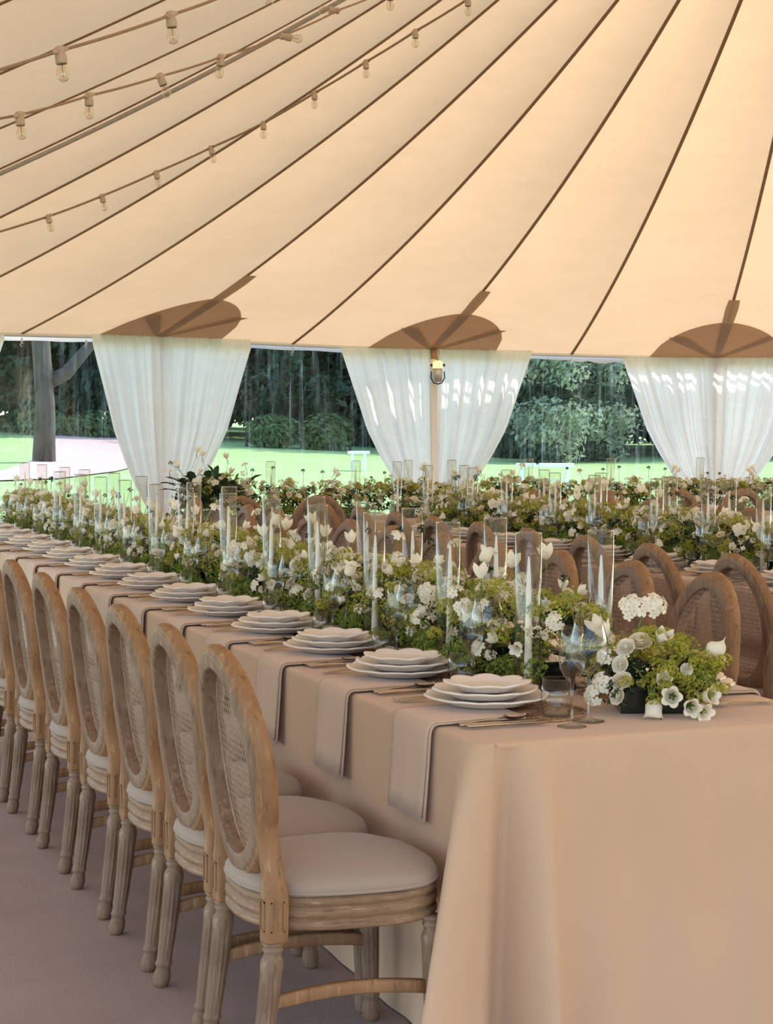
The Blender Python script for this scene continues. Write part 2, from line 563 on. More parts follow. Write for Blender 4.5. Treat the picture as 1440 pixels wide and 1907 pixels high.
wi = 0
for u in (3, 5, 7, 9):
    wi += 1
    m = mb('vinyl'); rows = []
    for i in range(9):
        t = i / 8; row = []
        for j in range(33):
            s = j / 32; a = pole_a(u + 2 * s)
            h = eave_h(a) - .03; wob = .018 * sin(s * 40 + u) * (1 - .5 * t) + .02 * sin(s * 13 + t * 3)
            if u == 7 and .55 < s < .8: h -= .05 * sin((s - .55) / .25 * pi * 3) ** 2 * (1 - t)
            row.append(ring_pt(a, RR + .13 + wob, lerp(h, .0, t)))
        rows.append(row)
    m.rings(rows, closed=False)
    wo = m.build('window_%d' % wi); tag(wo, kind='structure')
    m = mb('band'); rows = []
    for j in range(33):
        s = j / 32; a = pole_a(u + 2 * s); h = eave_h(a) - .02
        dz = .03 * abs(sin(s * pi * 9)) if (u == 7 and .5 < s < .85) else .004 * sin(s * 30)
        rows.append([ring_pt(a, RR + .07, h), ring_pt(a, RR + .07, h - .055 - dz)])
    m.rings(rows, closed=False); m.build('hem_band', wo)
    m = mb('band')
    for s in (.22, .5, .74):
        a = pole_a(u + 2 * s); h = eave_h(a)
        q = ring_pt(a, RR - .0, h - .05)
        m.tube([q, q + Vector((.01, 0, -.03)), q + Vector((-.015, .01, -.07)), q + Vector((.0, 0, -.09))], .005, 5)
        m.tube([q, q + Vector((-.012, 0, -.03)), q + Vector((.015, .01, -.06))], .005, 5)
    m.build('tie_tape', wo)

def curtain(u, side, wtop, seed):
    """gathered sheer hung from the eave line, swept back and tied low beside its pole"""
    rnd = random.Random(seed)
    a0 = pole_a(u); m = mb('sheer'); rows = []
    ph = [rnd.uniform(0, 6) for _ in range(4)]
    NJ = 110
    zt = eave_h(a0) - .01; ztie = .50
    zl = [zt, zt - .015, zt - .035, zt - .05, zt - .07] + [lerp(zt - .1, ztie, k / 22) for k in range(23)] + [lerp(ztie, .02, k / 6) for k in range(1, 7)]
    for z in zl:
        q = (zt - z) / (zt - ztie)
        if q <= 1:
            wd = wtop * interp([.5, .65, .87, 1.1, 1.4, 1.9, 2.32], [.17, .30, .45, .58, .72, .87, 1.0], z)
            inn = -.003 if u != 7 else .03
        else:
            wd = wtop * (.17 + .10 * min(1, (q - 1) * 2.0)); inn = .0
        row = []
        for j in range(NJ + 1):
            s = j / NJ
            amp = (.012 + .016 * min(1, q * 2.5)) * (1 if q < .9 else .8)
            s2 = s + .012 * sin(s * 23 + ph[0])
            f = sin(2 * pi * 7.3 * s2 + ph[1] + .8 * q) + .35 * sin(2 * pi * 15 * s + ph[2] - q) + .7 * sin(2 * pi * 3.3 * s + ph[3])
            fine = .35 * sin(2 * pi * 48 * s + ph[0]) * exp(-q * 7)
            r = RR - .03 - amp * (f + 1.2) - .010 * fine - .05
            lat = (inn + wd * s) * side
            dz = .012 * sin(2 * pi * 48 * s + ph[0]) if z == zt else 0
            row.append(ring_pt(a0 + lat / RR, r, z + dz))
        rows.append(row)
    m.rings(rows, closed=False)
    return m
CT = [(3, 1, 1.45, 'white sheer curtain cut off at the left edge of the picture'),
      (5, -1, .90, 'white sheer curtain swept to the left side pole from its left'),
      (5, 1, 1.16, 'white sheer curtain swept to the left side pole from its right'),
      (7, -1, 1.14, 'white sheer curtain gathered left of the pole with the spotlight'),
      (7, 1, 1.20, 'white sheer curtain gathered right of the pole with the spotlight'),
      (9, -1, 1.16, 'white sheer curtain on the left of the right-hand side pole'),
      (9, 1, 1.18, 'white sheer curtain on the right of the right-hand side pole, at picture edge')]
for k, (u, sd_, wt, lb) in enumerate(CT):
    o = curtain(u, sd_, wt, 11 + k).build('curtain')
    tag(o, lb, 'curtain', 'sheer curtains along the tent wall')
    # tie band
    a = pole_a(u) + sd_ * .10 / RR
    m = mb('sheer')
    cc = ring_pt(a, RR - .13, .50)
    m.lathe([(.105, -.025), (.112, 0), (.105, .025)], 18)
    t_ = m.build('tieback', o); t_.location = cc

# spotlight clamped to the middle pole
c = ring_pt(pole_a(7), RR - .235, 2.10)
sp = empty('spotlight', c, -TH)
m = mb('brass'); m.lathe([(.045, -.14), (.055, -.13), (.055, 0), (.05, .02)], 18, cap=(True, True)); m.build('housing', sp)
m = mb('glow'); m.lathe([(.052, .021), (.062, .05), (.05, .095), (.02, .11)], 18, cap=(True, True)); m.build('lens', sp)
m = mb('black_metal')
m.tube([(-.075, -.02, -.02), (-.08, -.03, -.09), (-.05, -.05, -.15), (0, -.055, -.165), (.05, -.05, -.15), (.08, -.03, -.09), (.075, -.02, -.02)], .008, 6); m.build('yoke', sp)
for x in (-1, 1):
    m = mb('black_metal'); m.box(x * .058, x * .085, -.015, .015, .04, .07) ; m.build('barn_door_knob', sp)
m = mb('black_metal'); m.box(-.012, .012, .03, .075, -.02, .12); m.build('clamp', sp)
m = mb('grey_cord'); m.tube([(0, .04, .1), (.02, .05, .2), (0, .05, .26)], .006, 5); m.build('power_cable', sp)
tag(sp, 'small round spotlight glowing amber, clamped to the middle side pole', 'spotlight')
# clear tag pouch near the pole head
# ------------------------------------------------------------ chairs
def sweep_ring(a, b, prof2, n, f):
    rs = []
    for i in range(n):
        ph = 2 * pi * i / n
        ring = []
        for (dr, dx) in prof2:
            y = (a + dr) * cos(ph); z = (b + dr) * sin(ph)
            ring.append(f(y, z, dx))
        rs.append(ring)
    rs.append(rs[0])
    return rs
BZ = .720; BA, BB = .216, .266
def backmap(y, z, dx):
    zz = BZ + z
    x = -.198 - .13 * (zz - .44) - .020 * (1 - (y / .216) ** 2) + .018 + dx
    return Vector((x, y, zz))
def seat_outline(ph, grow=0.0):
    # superellipse, wider at the front
    cx, sy = cos(ph), sin(ph)
    e = 2 / 2.7
    x = (.228 + grow) * (abs(cx) ** e) * (1 if cx >= 0 else -1)
    y = (.238 + grow) * (abs(sy) ** e) * (1 if sy >= 0 else -1)
    y *= .93 + .09 * (x / .228)
    return x, y
def leg_mesh(rear):
    m = mb('wood')
    zt = .345 if rear else .37
    P = [(.0255, 1.0), (.0255, .985), (.0205, .975), (.0225, .955), (.0235, .945), (.0195, .93), (.0205, .905), (.0245, .885), (.0262, .865), (.0262, .84), (.0255, .82),
         (.0250, .78), (.0245, .6), (.0225, .4), (.0205, .24), (.0200, .20), (.0225, .185), (.0225, .17), (.0185, .155), (.0195, .13), (.0225, .10), (.0235, .07), (.0215, .03), (.0175, .0)]
    n = 36; rs = []
    for r, q in P:
        ring = []
        z = q * zt
        fl_ = 1 if .205 < q < .80 else 0
        for j in range(n):
            a = 2 * pi * j / n
            rr = r * (1 - (.17 * fl_ if j % 3 == 1 else 0))
            sh = (1 - q)
            ring.append(Vector((rr * cos(a) + (-.042 if rear else .008) * sh ** 1.3, rr * sin(a), z)))
        rs.append(ring)
    m.rings(rs, True, (True, True))
    return m
def bar(m, pts, w, h):
    """rectangular bar through points (w sideways, h upright)"""
    rs = []
    for i, p in enumerate(pts):
        p = Vector(p); d = Vector(pts[min(i + 1, len(pts) - 1)]) - Vector(pts[max(i - 1, 0)]); d.z = 0; d.normalize()
        sN = Vector((-d.y, d.x, 0))
        e = .25
        ww, hh = w[i] if isinstance(w, list) else w, h[i] if isinstance(h, list) else h
        c = [(-1, -1 + e), (-1 + e, -1), (1 - e, -1), (1, -1 + e), (1, 1 - e), (1 - e, 1), (-1 + e, 1), (-1, 1 - e)]
        rs.append([p + sN * (ww / 2 * x) + Vector((0, 0, hh / 2 * y)) for x, y in c])
    m.rings(rs, True, (True, True))
def post(m, pts, wy, wx):
    rs = []
    for i, p in enumerate(pts):
        e = .3
        c = [(-1, -1 + e), (-1 + e, -1), (1 - e, -1), (1, -1 + e), (1, 1 - e), (1 - e, 1), (-1 + e, 1), (-1, 1 - e)]
        rs.append([Vector(p) + Vector((wx[i] / 2 * x, wy[i] / 2 * y, 0)) for x, y in c])
    m.rings(rs, True, (True, True))
def make_chair():
    r = empty('dining_chair')
    # oval back frame with moulded profile
    w = .030
    pr = [(-.051, -.022), (-.052, -.019), (-.052, .022), (-.051, .025), (-.048, .026), (-.018, .026), (-.015, .025), (-.012, .021), (-.006, .021), (-.003, .019), (0, .012), (.004, .009), (.004, -.011), (.0, -.014), (-.002, -.019), (-.005, -.021), (-.010, -.021), (-.013, -.022), (-.016, -.026), (-.020, -.027), (-.046, -.025), (-.049, -.024)]
    m = mb('wood'); m.rings(sweep_ring(BA, BB, pr, 56, backmap))
    m.mat('wood_warm_lit'); k_ = m.cur  # outer edge of the ring takes the warm-lit colour
    for i in range(len(m.f)):
        if 6 <= i % len(pr) <= 16: m.m[i] = k_
    bf = m.build('back_frame', r)
    # cane panel: two vertical, two horizontal and two diagonal sets of strips
    m = mb('cane'); A, Bz = BA - .049, BB - .049
    def clip(px, pz, dx, dz):
        a = (dx / A) ** 2 + (dz / Bz) ** 2; b_ = 2 * (px * dx / A ** 2 + pz * dz / Bz ** 2); c_ = (px / A) ** 2 + (pz / Bz) ** 2 - 1
        D = b_ * b_ - 4 * a * c_
        if D <= 0: return None
        return (-b_ - sqrt(D)) / (2 * a), (-b_ + sqrt(D)) / (2 * a)
    def strip(px, pz, dx, dz, wid, off):
        t = clip(px, pz, dx, dz)
        if not t: return
        L_ = sqrt(dx * dx + dz * dz); nx, nz = -dz / L_ * wid / 2, dx / L_ * wid / 2
        K = 4; rows = []
        for k in range(K + 1):
            s = lerp(t[0], t[1], k / K); y = px + dx * s; z = pz + dz * s
            rows.append([backmap(y - nx, z - nz, off + .013), backmap(y + nx, z + nz, off + .013)])
        m.rings(rows, closed=False)
    PT = .0165
    k = -16
    while k <= 16:
        for d in (-.0022, .0022): strip(k * PT + d, 0, 0, 1, .0015, .0)
        k += 1
    k = -18
    while k <= 18:
        for d in (-.0022, .0022): strip(0, k * PT + d, 1, 0, .0015, .0012)
        k += 1
    k = -32
    while k <= 32:
        strip(k * PT + PT / 2, 0, 1, 1, .0019, .0024); strip(k * PT + PT / 2, 0, 1, -1, .0019, -.0012)
        k += 1
    cp = m.build('cane_panel', r, smooth=False)
    m = mb('cane'); pts = []
    for i in range(49):
        ph = 2 * pi * i / 48; pts.append(backmap((A - .002) * cos(ph), (Bz - .002) * sin(ph), .012))
    m.tube(pts, .0028, 5, cap=False); m.build('edge_spline', cp)
    # rear posts: block at the rail, waisted stile rising into the oval
    for s in (1, -1):
        m = mb('wood_warm_lit')
        P_ = [(.345, -.200, .192, .050, .050), (.350, -.198, .192, .054, .054), (.455, -.196, .192, .054, .054), (.468, -.197, .190, .048, .050), (.50, -.199, .184, .036, .047), (.535, -.203, .177, .031, .046),
              (.575, -.208, .175, .037, .046), (.62, -.213, .182, .038, .046), (.67, -.219, .193, .032, .044), (.715, -.224, .199, .020, .036)]
        post(m, [(x_, s * y_, z_) for z_, x_, y_, _a, _b in P_], [q[3] for q in P_], [q[4] for q in P_])
        bp = m.build('back_post', r)
        m = mb('wood_warm_lit')
        for (y0, y1, z0, z1) in ((-.016, .016, .372, .375), (-.016, .016, .437, .440), (-.016, -.013, .372, .440), (.013, .016, .372, .440)):
            m.box(-.198 + y0, -.198 + y1, s * .2185, s * .2215, z0, z1)
            m.box(-.227, -.224, s * .192 + y0, s * .192 + y1, z0, z1)
        m.build('carved_square', bp, smooth=False)
    # seat rail with moulding
    m = mb('wood_rail'); prr = [(-.014, .362), (.006, .364), (.009, .368), (.009, .378), (.001, .383), (.001, .387), (.008, .392), (.010, .400), (.009, .408), (.001, .413), (.001, .416), (.008, .421), (.009, .431), (.004, .438), (-.012, .440)]
    rs = []
    NS = 64
    for g, z in prr:
        rs.append([Vector((*seat_outline(2 * pi * j / NS, g), z + .006 * (1 if False else 0))) for j in range(NS)])
    m.rings(rs); 
    rs = [[Vector((*seat_outline(2 * pi * j / NS, -.03), z)) for j in range(NS)] for z in (.362, .440)]
    m.rings(rs[::-1]); m.rings([rs[0], [Vector((*seat_outline(2 * pi * j / NS, -.012), .362)) for j in range(NS)]])
    m.build('seat_rail', r)
    # cushion
    m = mb('cushion'); rs = []
    for g, z in ((-.006, .438), (.004, .442), (.010, .450), (.010, .460), (.004, .471), (-.015, .481), (-.05, .490), (-.10, .496), (-.16, .499), (-.215, .500)):
        rs.append([Vector((*seat_outline(2 * pi * j / NS, g), z + .006 * max(0, seat_outline(2 * pi * j / NS)[0]) * 4 * 0 - (.006 * (abs(sin(2 * pi * j / NS * 2)) ** 3) if g > -.02 else 0))) for j in range(NS)])
    m.rings(rs, True, (False, True)); cu = m.build('seat_cushion', r)
    m = mb('cushion'); pts = [Vector((*seat_outline(2 * pi * j / NS, .009), .446)) for j in range(NS + 1)]
    m.tube(pts, .0042, 6, cap=False); m.build('piping', cu)
    # legs
    lr, lf = leg_mesh(True), leg_mesh(False)
    for s in (1, -1):
        o = lr.build('leg', r); o.location = (-.200, s * .192, 0)
        o = lf.build('leg', r); o.location = (.178, s * .205, 0)
        m = mb('wood_warm_lit')
        ys, yf = s * .192, s * .205
        pts = [(lerp(-.215, .18, k / 8), lerp(ys, yf, k / 8), .205 + .018 * sin(pi * k / 8)) for k in range(9)]
        bar(m, pts, .020, .030); m.build('stretcher', r)
    return r
chair = Proto(make_chair())
chair.root['category'] = 'chair'
TY0, T1L, T1R, T1E = 3.80, 1.70, 2.72, 13.2
jr = random.Random(5)
G_ch = {'T1L': 'oval-back chairs along the left side of the front table', 'T1R': 'oval-back chairs along the right side of the front table',
        'T2L': 'oval-back chairs along the left side of the middle table', 'T2R': 'oval-back chairs along the right side of the middle table',
        'T3': 'oval-back chairs at the back table'}
def put_chair(x, y, rz, lb, g):
    return chair.place((x, y, 0), rz + jr.uniform(-.012, .012), lb, g)
for k, y in enumerate([4.02, 4.49, 5.02, 5.58, 6.18, 6.80, 7.40, 8.0]):
    lb = 'weathered oval cane-back chair, %s from the near end, front table left side' % ORD[k] if k else 'nearest weathered oval cane-back chair, whole seat showing, front table left side'
    put_chair(1.415, y, 0, lb, G_ch['T1L'])
for k, y in enumerate([4.72, 5.36, 5.92, 6.52, 7.13, 7.74, 8.35, 8.95, 9.58, 10.2, 10.8, 11.4, 12.0]):
    put_chair(3.005, y, pi, 'oval cane-back chair facing left, %s from the near end, front table right side' % ORD[k], G_ch['T1R'])
for k, y in enumerate([5.48, 6.09, 6.74, 7.33, 7.92, 8.5, 9.1, 9.66, 10.26, 10.9]):
    put_chair(4.075, y, 0, 'oval cane-back chair facing right, %s from the near end, middle table left side' % ORD[k], G_ch['T2L'])
for k, y in enumerate([8.7, 9.3, 9.9, 10.5, 11.1]):
    put_chair(5.665, y, pi, 'oval cane-back chair, %s from the near end, middle table right side' % ORD[k], G_ch['T2R'])
for k, x in enumerate([3.6, 4.18, 5.85, 6.45, 7.05, 7.62, 8.25]):
    put_chair(x, 12.33, pi / 2, 'oval cane-back chair, %s from the left, near side of the back table' % ORD[k], G_ch['T3'])

# ------------------------------------------------------------ tables under floor-length cloths
TZ = .76
def table_cloth(x0, x1, y0, y1, seed, near):
    rnd = random.Random(seed)
    m = mb('cloth'); R_ = .045
    # perimeter samples: (x, y, nx, ny, signed distance along side from nearest near-left corner)
    per = []
    def side(ax, ay, bx, by, nx, ny, dense):
        L_ = sqrt((bx - ax) ** 2 + (by - ay) ** 2); s = 0; pts = []
        while s < L_ - 1e-6:
            pts.append((ax + (bx - ax) * s / L_, ay + (by - ay) * s / L_, nx, ny))
            dc = min(s, L_ - s)
            s += .012 if dc < .35 else dense
        return pts
    def corner(cx, cy, a0, a1):
        return [(cx + R_ * cos(lerp(a0, a1, k / 8)), cy + R_ * sin(lerp(a0, a1, k / 8)), cos(lerp(a0, a1, k / 8)), sin(lerp(a0, a1, k / 8))) for k in range(9)]
    dn = .04 if near else .10
    per += side(x0 + R_, y0, x1 - R_, y0, 0, -1, dn)
    per += corner(x1 - R_, y0 + R_, -pi / 2, 0)
    per += side(x1, y0 + R_, x1, y1 - R_, 1, 0, dn)
    per += corner(x1 - R_, y1 - R_, 0, pi / 2)
    per += side(x1 - R_, y1, x0 + R_, y1, 0, 1, dn)
    per += corner(x0 + R_, y1 - R_, pi / 2, pi)
    per += side(x0, y1 - R_, x0, y0 + R_, -1, 0, dn)
    per += corner(x0 + R_, y0 + R_, pi, 1.5 * pi)
    # arclength
    s = [0.0]
    for i in range(1, len(per)): s.append(s[-1] + sqrt((per[i][0] - per[i - 1][0]) ** 2 + (per[i][1] - per[i - 1][1]) ** 2))
    tot = s[-1] + .005
    Lx, Ly = (x1 - x0 - 2 * R_), (y1 - y0 - 2 * R_); qa = R_ * pi / 2
    corners = [Lx + qa / 2, Lx + qa + Ly + qa / 2, 2 * Lx + 2 * qa + Ly + qa / 2, tot - qa / 2]
    p1, p2, p3 = [rnd.uniform(0, 6) for _ in range(3)]
    def off(si, t):
        o_ = .006 * t + .006 * t * (sin(si * 9 + p1) + .7 * sin(si * 17 + p2)) + .012 * t * sin(si * 3.1 + p3) ** 2
        o_ += .004 * t * sin(si * 26 + p3) * exp(-((t - .3) / .4) ** 2)
        for ci, c_ in enumerate(corners):
            d = si - c_
            if d > tot / 2: d -= tot
            if d < -tot / 2: d += tot
            sg = 1 if ci in (0, 2) else 1
            d *= sg
            tt = t ** .85
            if ci == 3: o_ += t ** .6 * (.105 * exp(-((d - .150) / .045) ** 2) - .095 * exp(-((d - .072) / .026) ** 2) + .022 * exp(-((d - .52) / .09) ** 2) + .018 * exp(-((d - .74) / .05) ** 2) + .018 * exp(-((d - .34) / .07) ** 2) + .02 * exp(-((d + .30) / .07) ** 2))
            else: o_ += tt * (.095 * exp(-((d + .055) / .055) ** 2) + .10 * exp(-((d - .125) / .060) ** 2) - .045 * exp(-((d - .035) / .022) ** 2))
        return o_
    ts = [0, .004, .010, .02, .035, .055] + [.08 + .92 * k / 20 for k in range(21)]
    rows = []
    # top lip: rounded edge
    for k in range(5):
        a = pi / 2 * k / 4; rr = .012
        rows.append([Vector((x - nx * rr * (1 - sin(a)), y - ny * rr * (1 - sin(a)), TZ - rr * (1 - cos(a)))) for x, y, nx, ny in per])
    for t in ts[1:]:
        row = []
        for (x, y, nx, ny), si in zip(per, s):
            o_ = off(si, t)
            lx = ly = 0.0
            for ci, c_ in enumerate(corners):
                d = si - c_
                if d > tot / 2: d -= tot
                if d < -tot / 2: d += tot
                e_ = .12 * t ** .85 * exp(-((d + .045) / .060) ** 2)
                gx, gy = ((1, -1), (1, 1), (-1, 1), (-1, -1))[ci]
                # the left-hand lobe of each corner leans across the next side
                if ci == 3:
                    e_ = t ** .8 * exp(-((d + .035) / .062) ** 2)
                    lx -= .188 * e_; ly -= .115 * e_
                elif ci == 1: ly += gy * e_
                else: lx += gx * e_
            row.append(Vector((x + nx * o_ + lx, y + ny * o_ + ly, lerp(TZ - .012, .004, t))))
        rows.append(row)
    n_ = len(per)
    m.rings(rows)
    b = len(m.v)
    m.v += [tuple(p) for p in rows[0]]
    m.v += [tuple(p + Vector((0, 0, -.004))) for p in rows[0]]
    m.face(*[b + j for j in range(n_)])
    m.face(*[b + n_ + j for j in range(n_)][::-1])
    return m
def flat_top(o):
    me = o.data
    for q in me.polygons:
        if len(q.vertices) > 20: q.use_smooth = False
    return o
tc1 = table_cloth(T1L, T1R, TY0, T1E, 3, True).build('tablecloth')
flat_top(tc1); tag(tc1, 'long sand-beige linen tablecloth reaching the floor, front table', 'tablecloth')
T2L, T2R, T2S, T2E = 4.36, 5.38, 5.2, 11.6
tc2 = table_cloth(T2L, T2R, T2S, T2E, 4, False).build('tablecloth')
flat_top(tc2); tag(tc2, 'sand-beige linen tablecloth of the middle table, behind the front chairs', 'tablecloth')
T3A, T3B, T3Y0, T3Y1 = 3.3, 9.3, 12.62, 13.62
tc3 = table_cloth(T3A, T3B, T3Y0, T3Y1, 5, False).build('tablecloth')
flat_top(tc3); tag(tc3, 'sand-beige linen tablecloth of the back table, set crosswise before the curtains', 'tablecloth')

# ------------------------------------------------------------ place settings
def scallop_plate(name, R_, lobes, depth, h, foot, lift, lab):
    m = mb('plate'); n_ = lobes * 8
    P = [(foot * .0 + .001, .006), (foot * .9, .006), (foot, .0), (foot * 1.06, .0), (foot * 1.10, .006), (R_ * .93, h - .006), (R_, h - .002), (R_ * 1.0, h + .002), (R_ * .94, h + .001), (R_ * .80, h - .006), (foot * 1.1, .0105), (foot * .6, .009), (.001, .009)]
    def mod(a, k):
        if k in (5, 6, 7, 8, 9):
            w_ = (1, 1, 1, 1, .5)[k - 5]
            return 1 - depth * w_ * (1 - abs(sin(lobes * a / 2)) ** .7)
        return 1
    rs = []
    for k, (r_, z) in enumerate(P):
        ring = []
        for j in range(n_):
            a = 2 * pi * j / n_
            rr = r_ * mod(a, k)
            lz = lift * abs(sin(lobes * a / 2)) if k in (5, 6, 7, 8) else 0
            ring.append(Vector((rr * cos(a), rr * sin(a), z + lz)))
        rs.append(ring)
    m.rings(rs)
    o = m.build(name); o['category'] = 'plate'
    return Proto(o)
charger = scallop_plate('charger_plate', .162, 12, .050, .020, .095, .0028, '')
dinner = scallop_plate('dinner_plate', .138, 10, .06, .020, .080, .003, '')
petal = scallop_plate('petal_bowl', .114, 8, .13, .018, .065, .0055, '')

def napkin_mesh():
    m = mb('napkin'); w = .125; th = .005
    path = [(.24, .008), (.16, .008), (.08, .0075), (.02, .006), (.004, .006), (-.006, .002), (-.011, -.008), (-.013, -.025), (-.015, -.07), (-.018, -.12), (-.022, -.18), (-.026, -.235)]
    for layer, (sh, dy, cut) in enumerate(((0, 0, 0), (.0045, .012, .012))):
        rs = []
        for i, (x, z) in enumerate(path):
            d = Vector((path[min(i + 1, len(path) - 1)][0] - path[max(i - 1, 0)][0], 0, path[min(i + 1, len(path) - 1)][1] - path[max(i - 1, 0)][1])).normalized()
            nrm = Vector((d.z, 0, -d.x)); 
            if nrm.z < -.2: nrm = -nrm
            if nrm.x > .2: nrm = -nrm
            ring = []
            q = i / (len(path) - 1)
            zz = z + (cut if i == len(path) - 1 else 0)
            half = w * (1 - .10 * max(0, q - .4))
            ys = [lerp(-half + dy * .5, half - dy, k / 10) for k in range(11)]
            for k, y in enumerate(ys):
                wv = .0035 * sin(k * 1.3 + layer) * max(0, q - .45) * 2
                ring.append(Vector((x, y, zz)) + nrm * (sh + th * .5 + wv + (.0012 if k in (0, 10) else 0)))
            for k, y in reversed(list(enumerate(ys))):
                wv = .0035 * sin(k * 1.3 + layer) * max(0, q - .45) * 2
                ring.append(Vector((x, y, zz)) + nrm * (sh + wv))
            rs.append(ring)
        m.rings(rs, True, (True, True))
    return m
nap = napkin_mesh().build('napkin'); nap['category'] = 'napkin'; nap = Proto(nap)

def cut_strip(m, sts, n_=8):
    """cutlery body from stations (x, halfwidth, thickness, z)"""
    rs = []
    for x, w, t, z in sts:
        rs.append([Vector((x, w * cos(2 * pi * j / n_), z + t * sin(2 * pi * j / n_))) for j in range(n_)])
    m.rings(rs, True, (True, True))
def make_fork():
    m = mb('cutlery')
    cut_strip(m, [(0, .006, .002, .002), (.006, .009, .002, .002), (.03, .007, .002, .003), (.09, .0035, .002, .006), (.13, .003, .002, .008), (.145, .010, .0013, .006), (.158, .012, .0012, .005), (.165, .012, .001, .005)])
    for k in range(4):
        y = -.0095 + .0063 * k
        m.tube([(.163, y, .005), (.185, y, .004), (.205, y * .96, .008)], [.0017, .0015, .0006], 5)
    return m
def make_knife():
    m = mb('cutlery')
    cut_strip(m, [(0, .006, .003, .003), (.008, .0085, .0035, .003), (.05, .007, .0035, .003), (.10, .0055, .003, .003), (.112, .008, .001, .004), (.16, .0095, .0008, .004), (.20, .0085, .0007, .004), (.222, .002, .0005, .004)])
    return m
def make_spoon():
    m = mb('cutlery')
    cut_strip(m, [(0, .006, .002, .002), (.006, .009, .002, .002), (.04, .006, .002, .004), (.09, .0035, .002, .007), (.13, .003, .002, .008)])
    rs = []
    for i in range(9):
        a = pi * i / 8; x = .158 - .030 * cos(a); w = .0195 * sin(a) ** .8 + .001
        rs.append([Vector((x, w * v, .003 + .007 * v * v + .004 * (1 - sin(a)) + (.003 if i == 0 else 0))) for v in (-1, -.6, -.2, .2, .6, 1)])
    m.rings(rs, closed=False)
    rs2 = [[p + Vector((0, 0, -.0012)) for p in r_][::-1] for r_ in rs]
    m.rings(rs2, closed=False)
    return m
fork = make_fork().build('fork'); fork['category'] = 'fork'; fork = Proto(fork)
knife = make_knife().build('knife'); knife['category'] = 'knife'; knife = Proto(knife)
spoon = make_spoon().build('spoon'); spoon['category'] = 'spoon'; spoon = Proto(spoon)

def make_mat():
    m = mb('rattan')
    R_ = .185; pts = []
    NP = 12
    for i in range(NP * 8 + 1):
        a = 2 * pi * i / (NP * 8); rr = R_ * (1 - .07 * (1 - abs(sin(NP * a / 2)) ** .8)); pts.append((rr * cos(a), rr * sin(a), .003))
    m.tube(pts, .0035, 5, cap=False)
    for q in (.82, .62, .4):
        m.tube([(p[0] * q, p[1] * q, .003) for p in pts[::2]], .002, 4, cap=False)
    for k in range(NP * 4):
        a = 2 * pi * k / (NP * 4)
        m.tube([(.05 * cos(a), .05 * sin(a), .0028), (.178 * cos(a + .05), .178 * sin(a + .05), .0032)], .0018, 4)
    m.lathe([(.001, .002), (.06, .002), (.06, .0045), (.001, .0045)], 20)
    return m
ratt = make_mat().build('place_mat'); ratt['category'] = 'placemat'; ratt = Proto(ratt)

def wine(h, rb, rim, hb, rbase):
    m = mb('glass')
    hs = h - hb
    P = [(.001, .0015), (rbase * .98, .001), (rbase, .002), (rbase * .6, .004), (.008, .009), (.0042, .02), (.0038, hs * .6), (.0042, hs - .006), (.010, hs + .002), (rb * .62, hs + hb * .10), (rb * .92, hs + hb * .25), (rb, hs + hb * .38), (rb * .96, hs + hb * .58), (lerp(rb, rim, .75), hs + hb * .82), (rim, h), (rim - .0012, h + .0006), (rim - .0016, h - .001)]
    m.lathe(P, 28)
    return m
w1 = wine(.245, .0335, .026, .135, .036).build('wine_glass'); w1['category'] = 'glass'; w1 = Proto(w1)
w2 = wine(.265, .049, .033, .145, .041).build('wine_glass'); w2['category'] = 'glass'; w2 = Proto(w2)
m = mb('glass'); m.lathe([(.001, .006), (.030, .006), (.033, .010), (.0395, .040), (.0395, .06), (.035, .100), (.0338, .100), (.0342, .098)], 28)
m.lathe([(.001, .001), (.027, .001), (.033, .006), (.0335, .010)], 28)
tum = m.build('tumbler'); tum['category'] = 'glass'; tum = Proto(tum)

def px2Y(x, D):
    Z = FPX * D / (cos(TH) * (x - (720 - 1320)))
    return (Z - D * sin(TH)) / cos(TH)
T1A, T1B = 2.13, 2.36
front = [985, 835, 697, 592, 506, 425, 346, 290, 232, 187, 149, 111]
rear = [1120, 923, 698 + 70, 682, 589, 505, 427, 361, 262, 212, 157, 120, 78, 46]
T2A, T2B = 4.79, 5.02
mid_a = [1423, 1320, 1224, 1108, 1034, 944, 880, 797]
mid_b = [1359, 1250, 1120, 1014, 865, 740]
TUBES = [(D, px2Y(x, D)) for D, l in ((T1A, front), (T1B, rear), (T2A, mid_a), (T2B, mid_b)) for x in l]
def clear(x, y, r):
    """nudge a glass along the row until it stands clear of every candle tube"""
    for k in range(24):
        for sg in (1, -1):
            q = y + sg * k * .006
            if all((x - a) ** 2 + (q - b) ** 2 > (r + .038) ** 2 for a, b in TUBES): return x, q
    return x, y

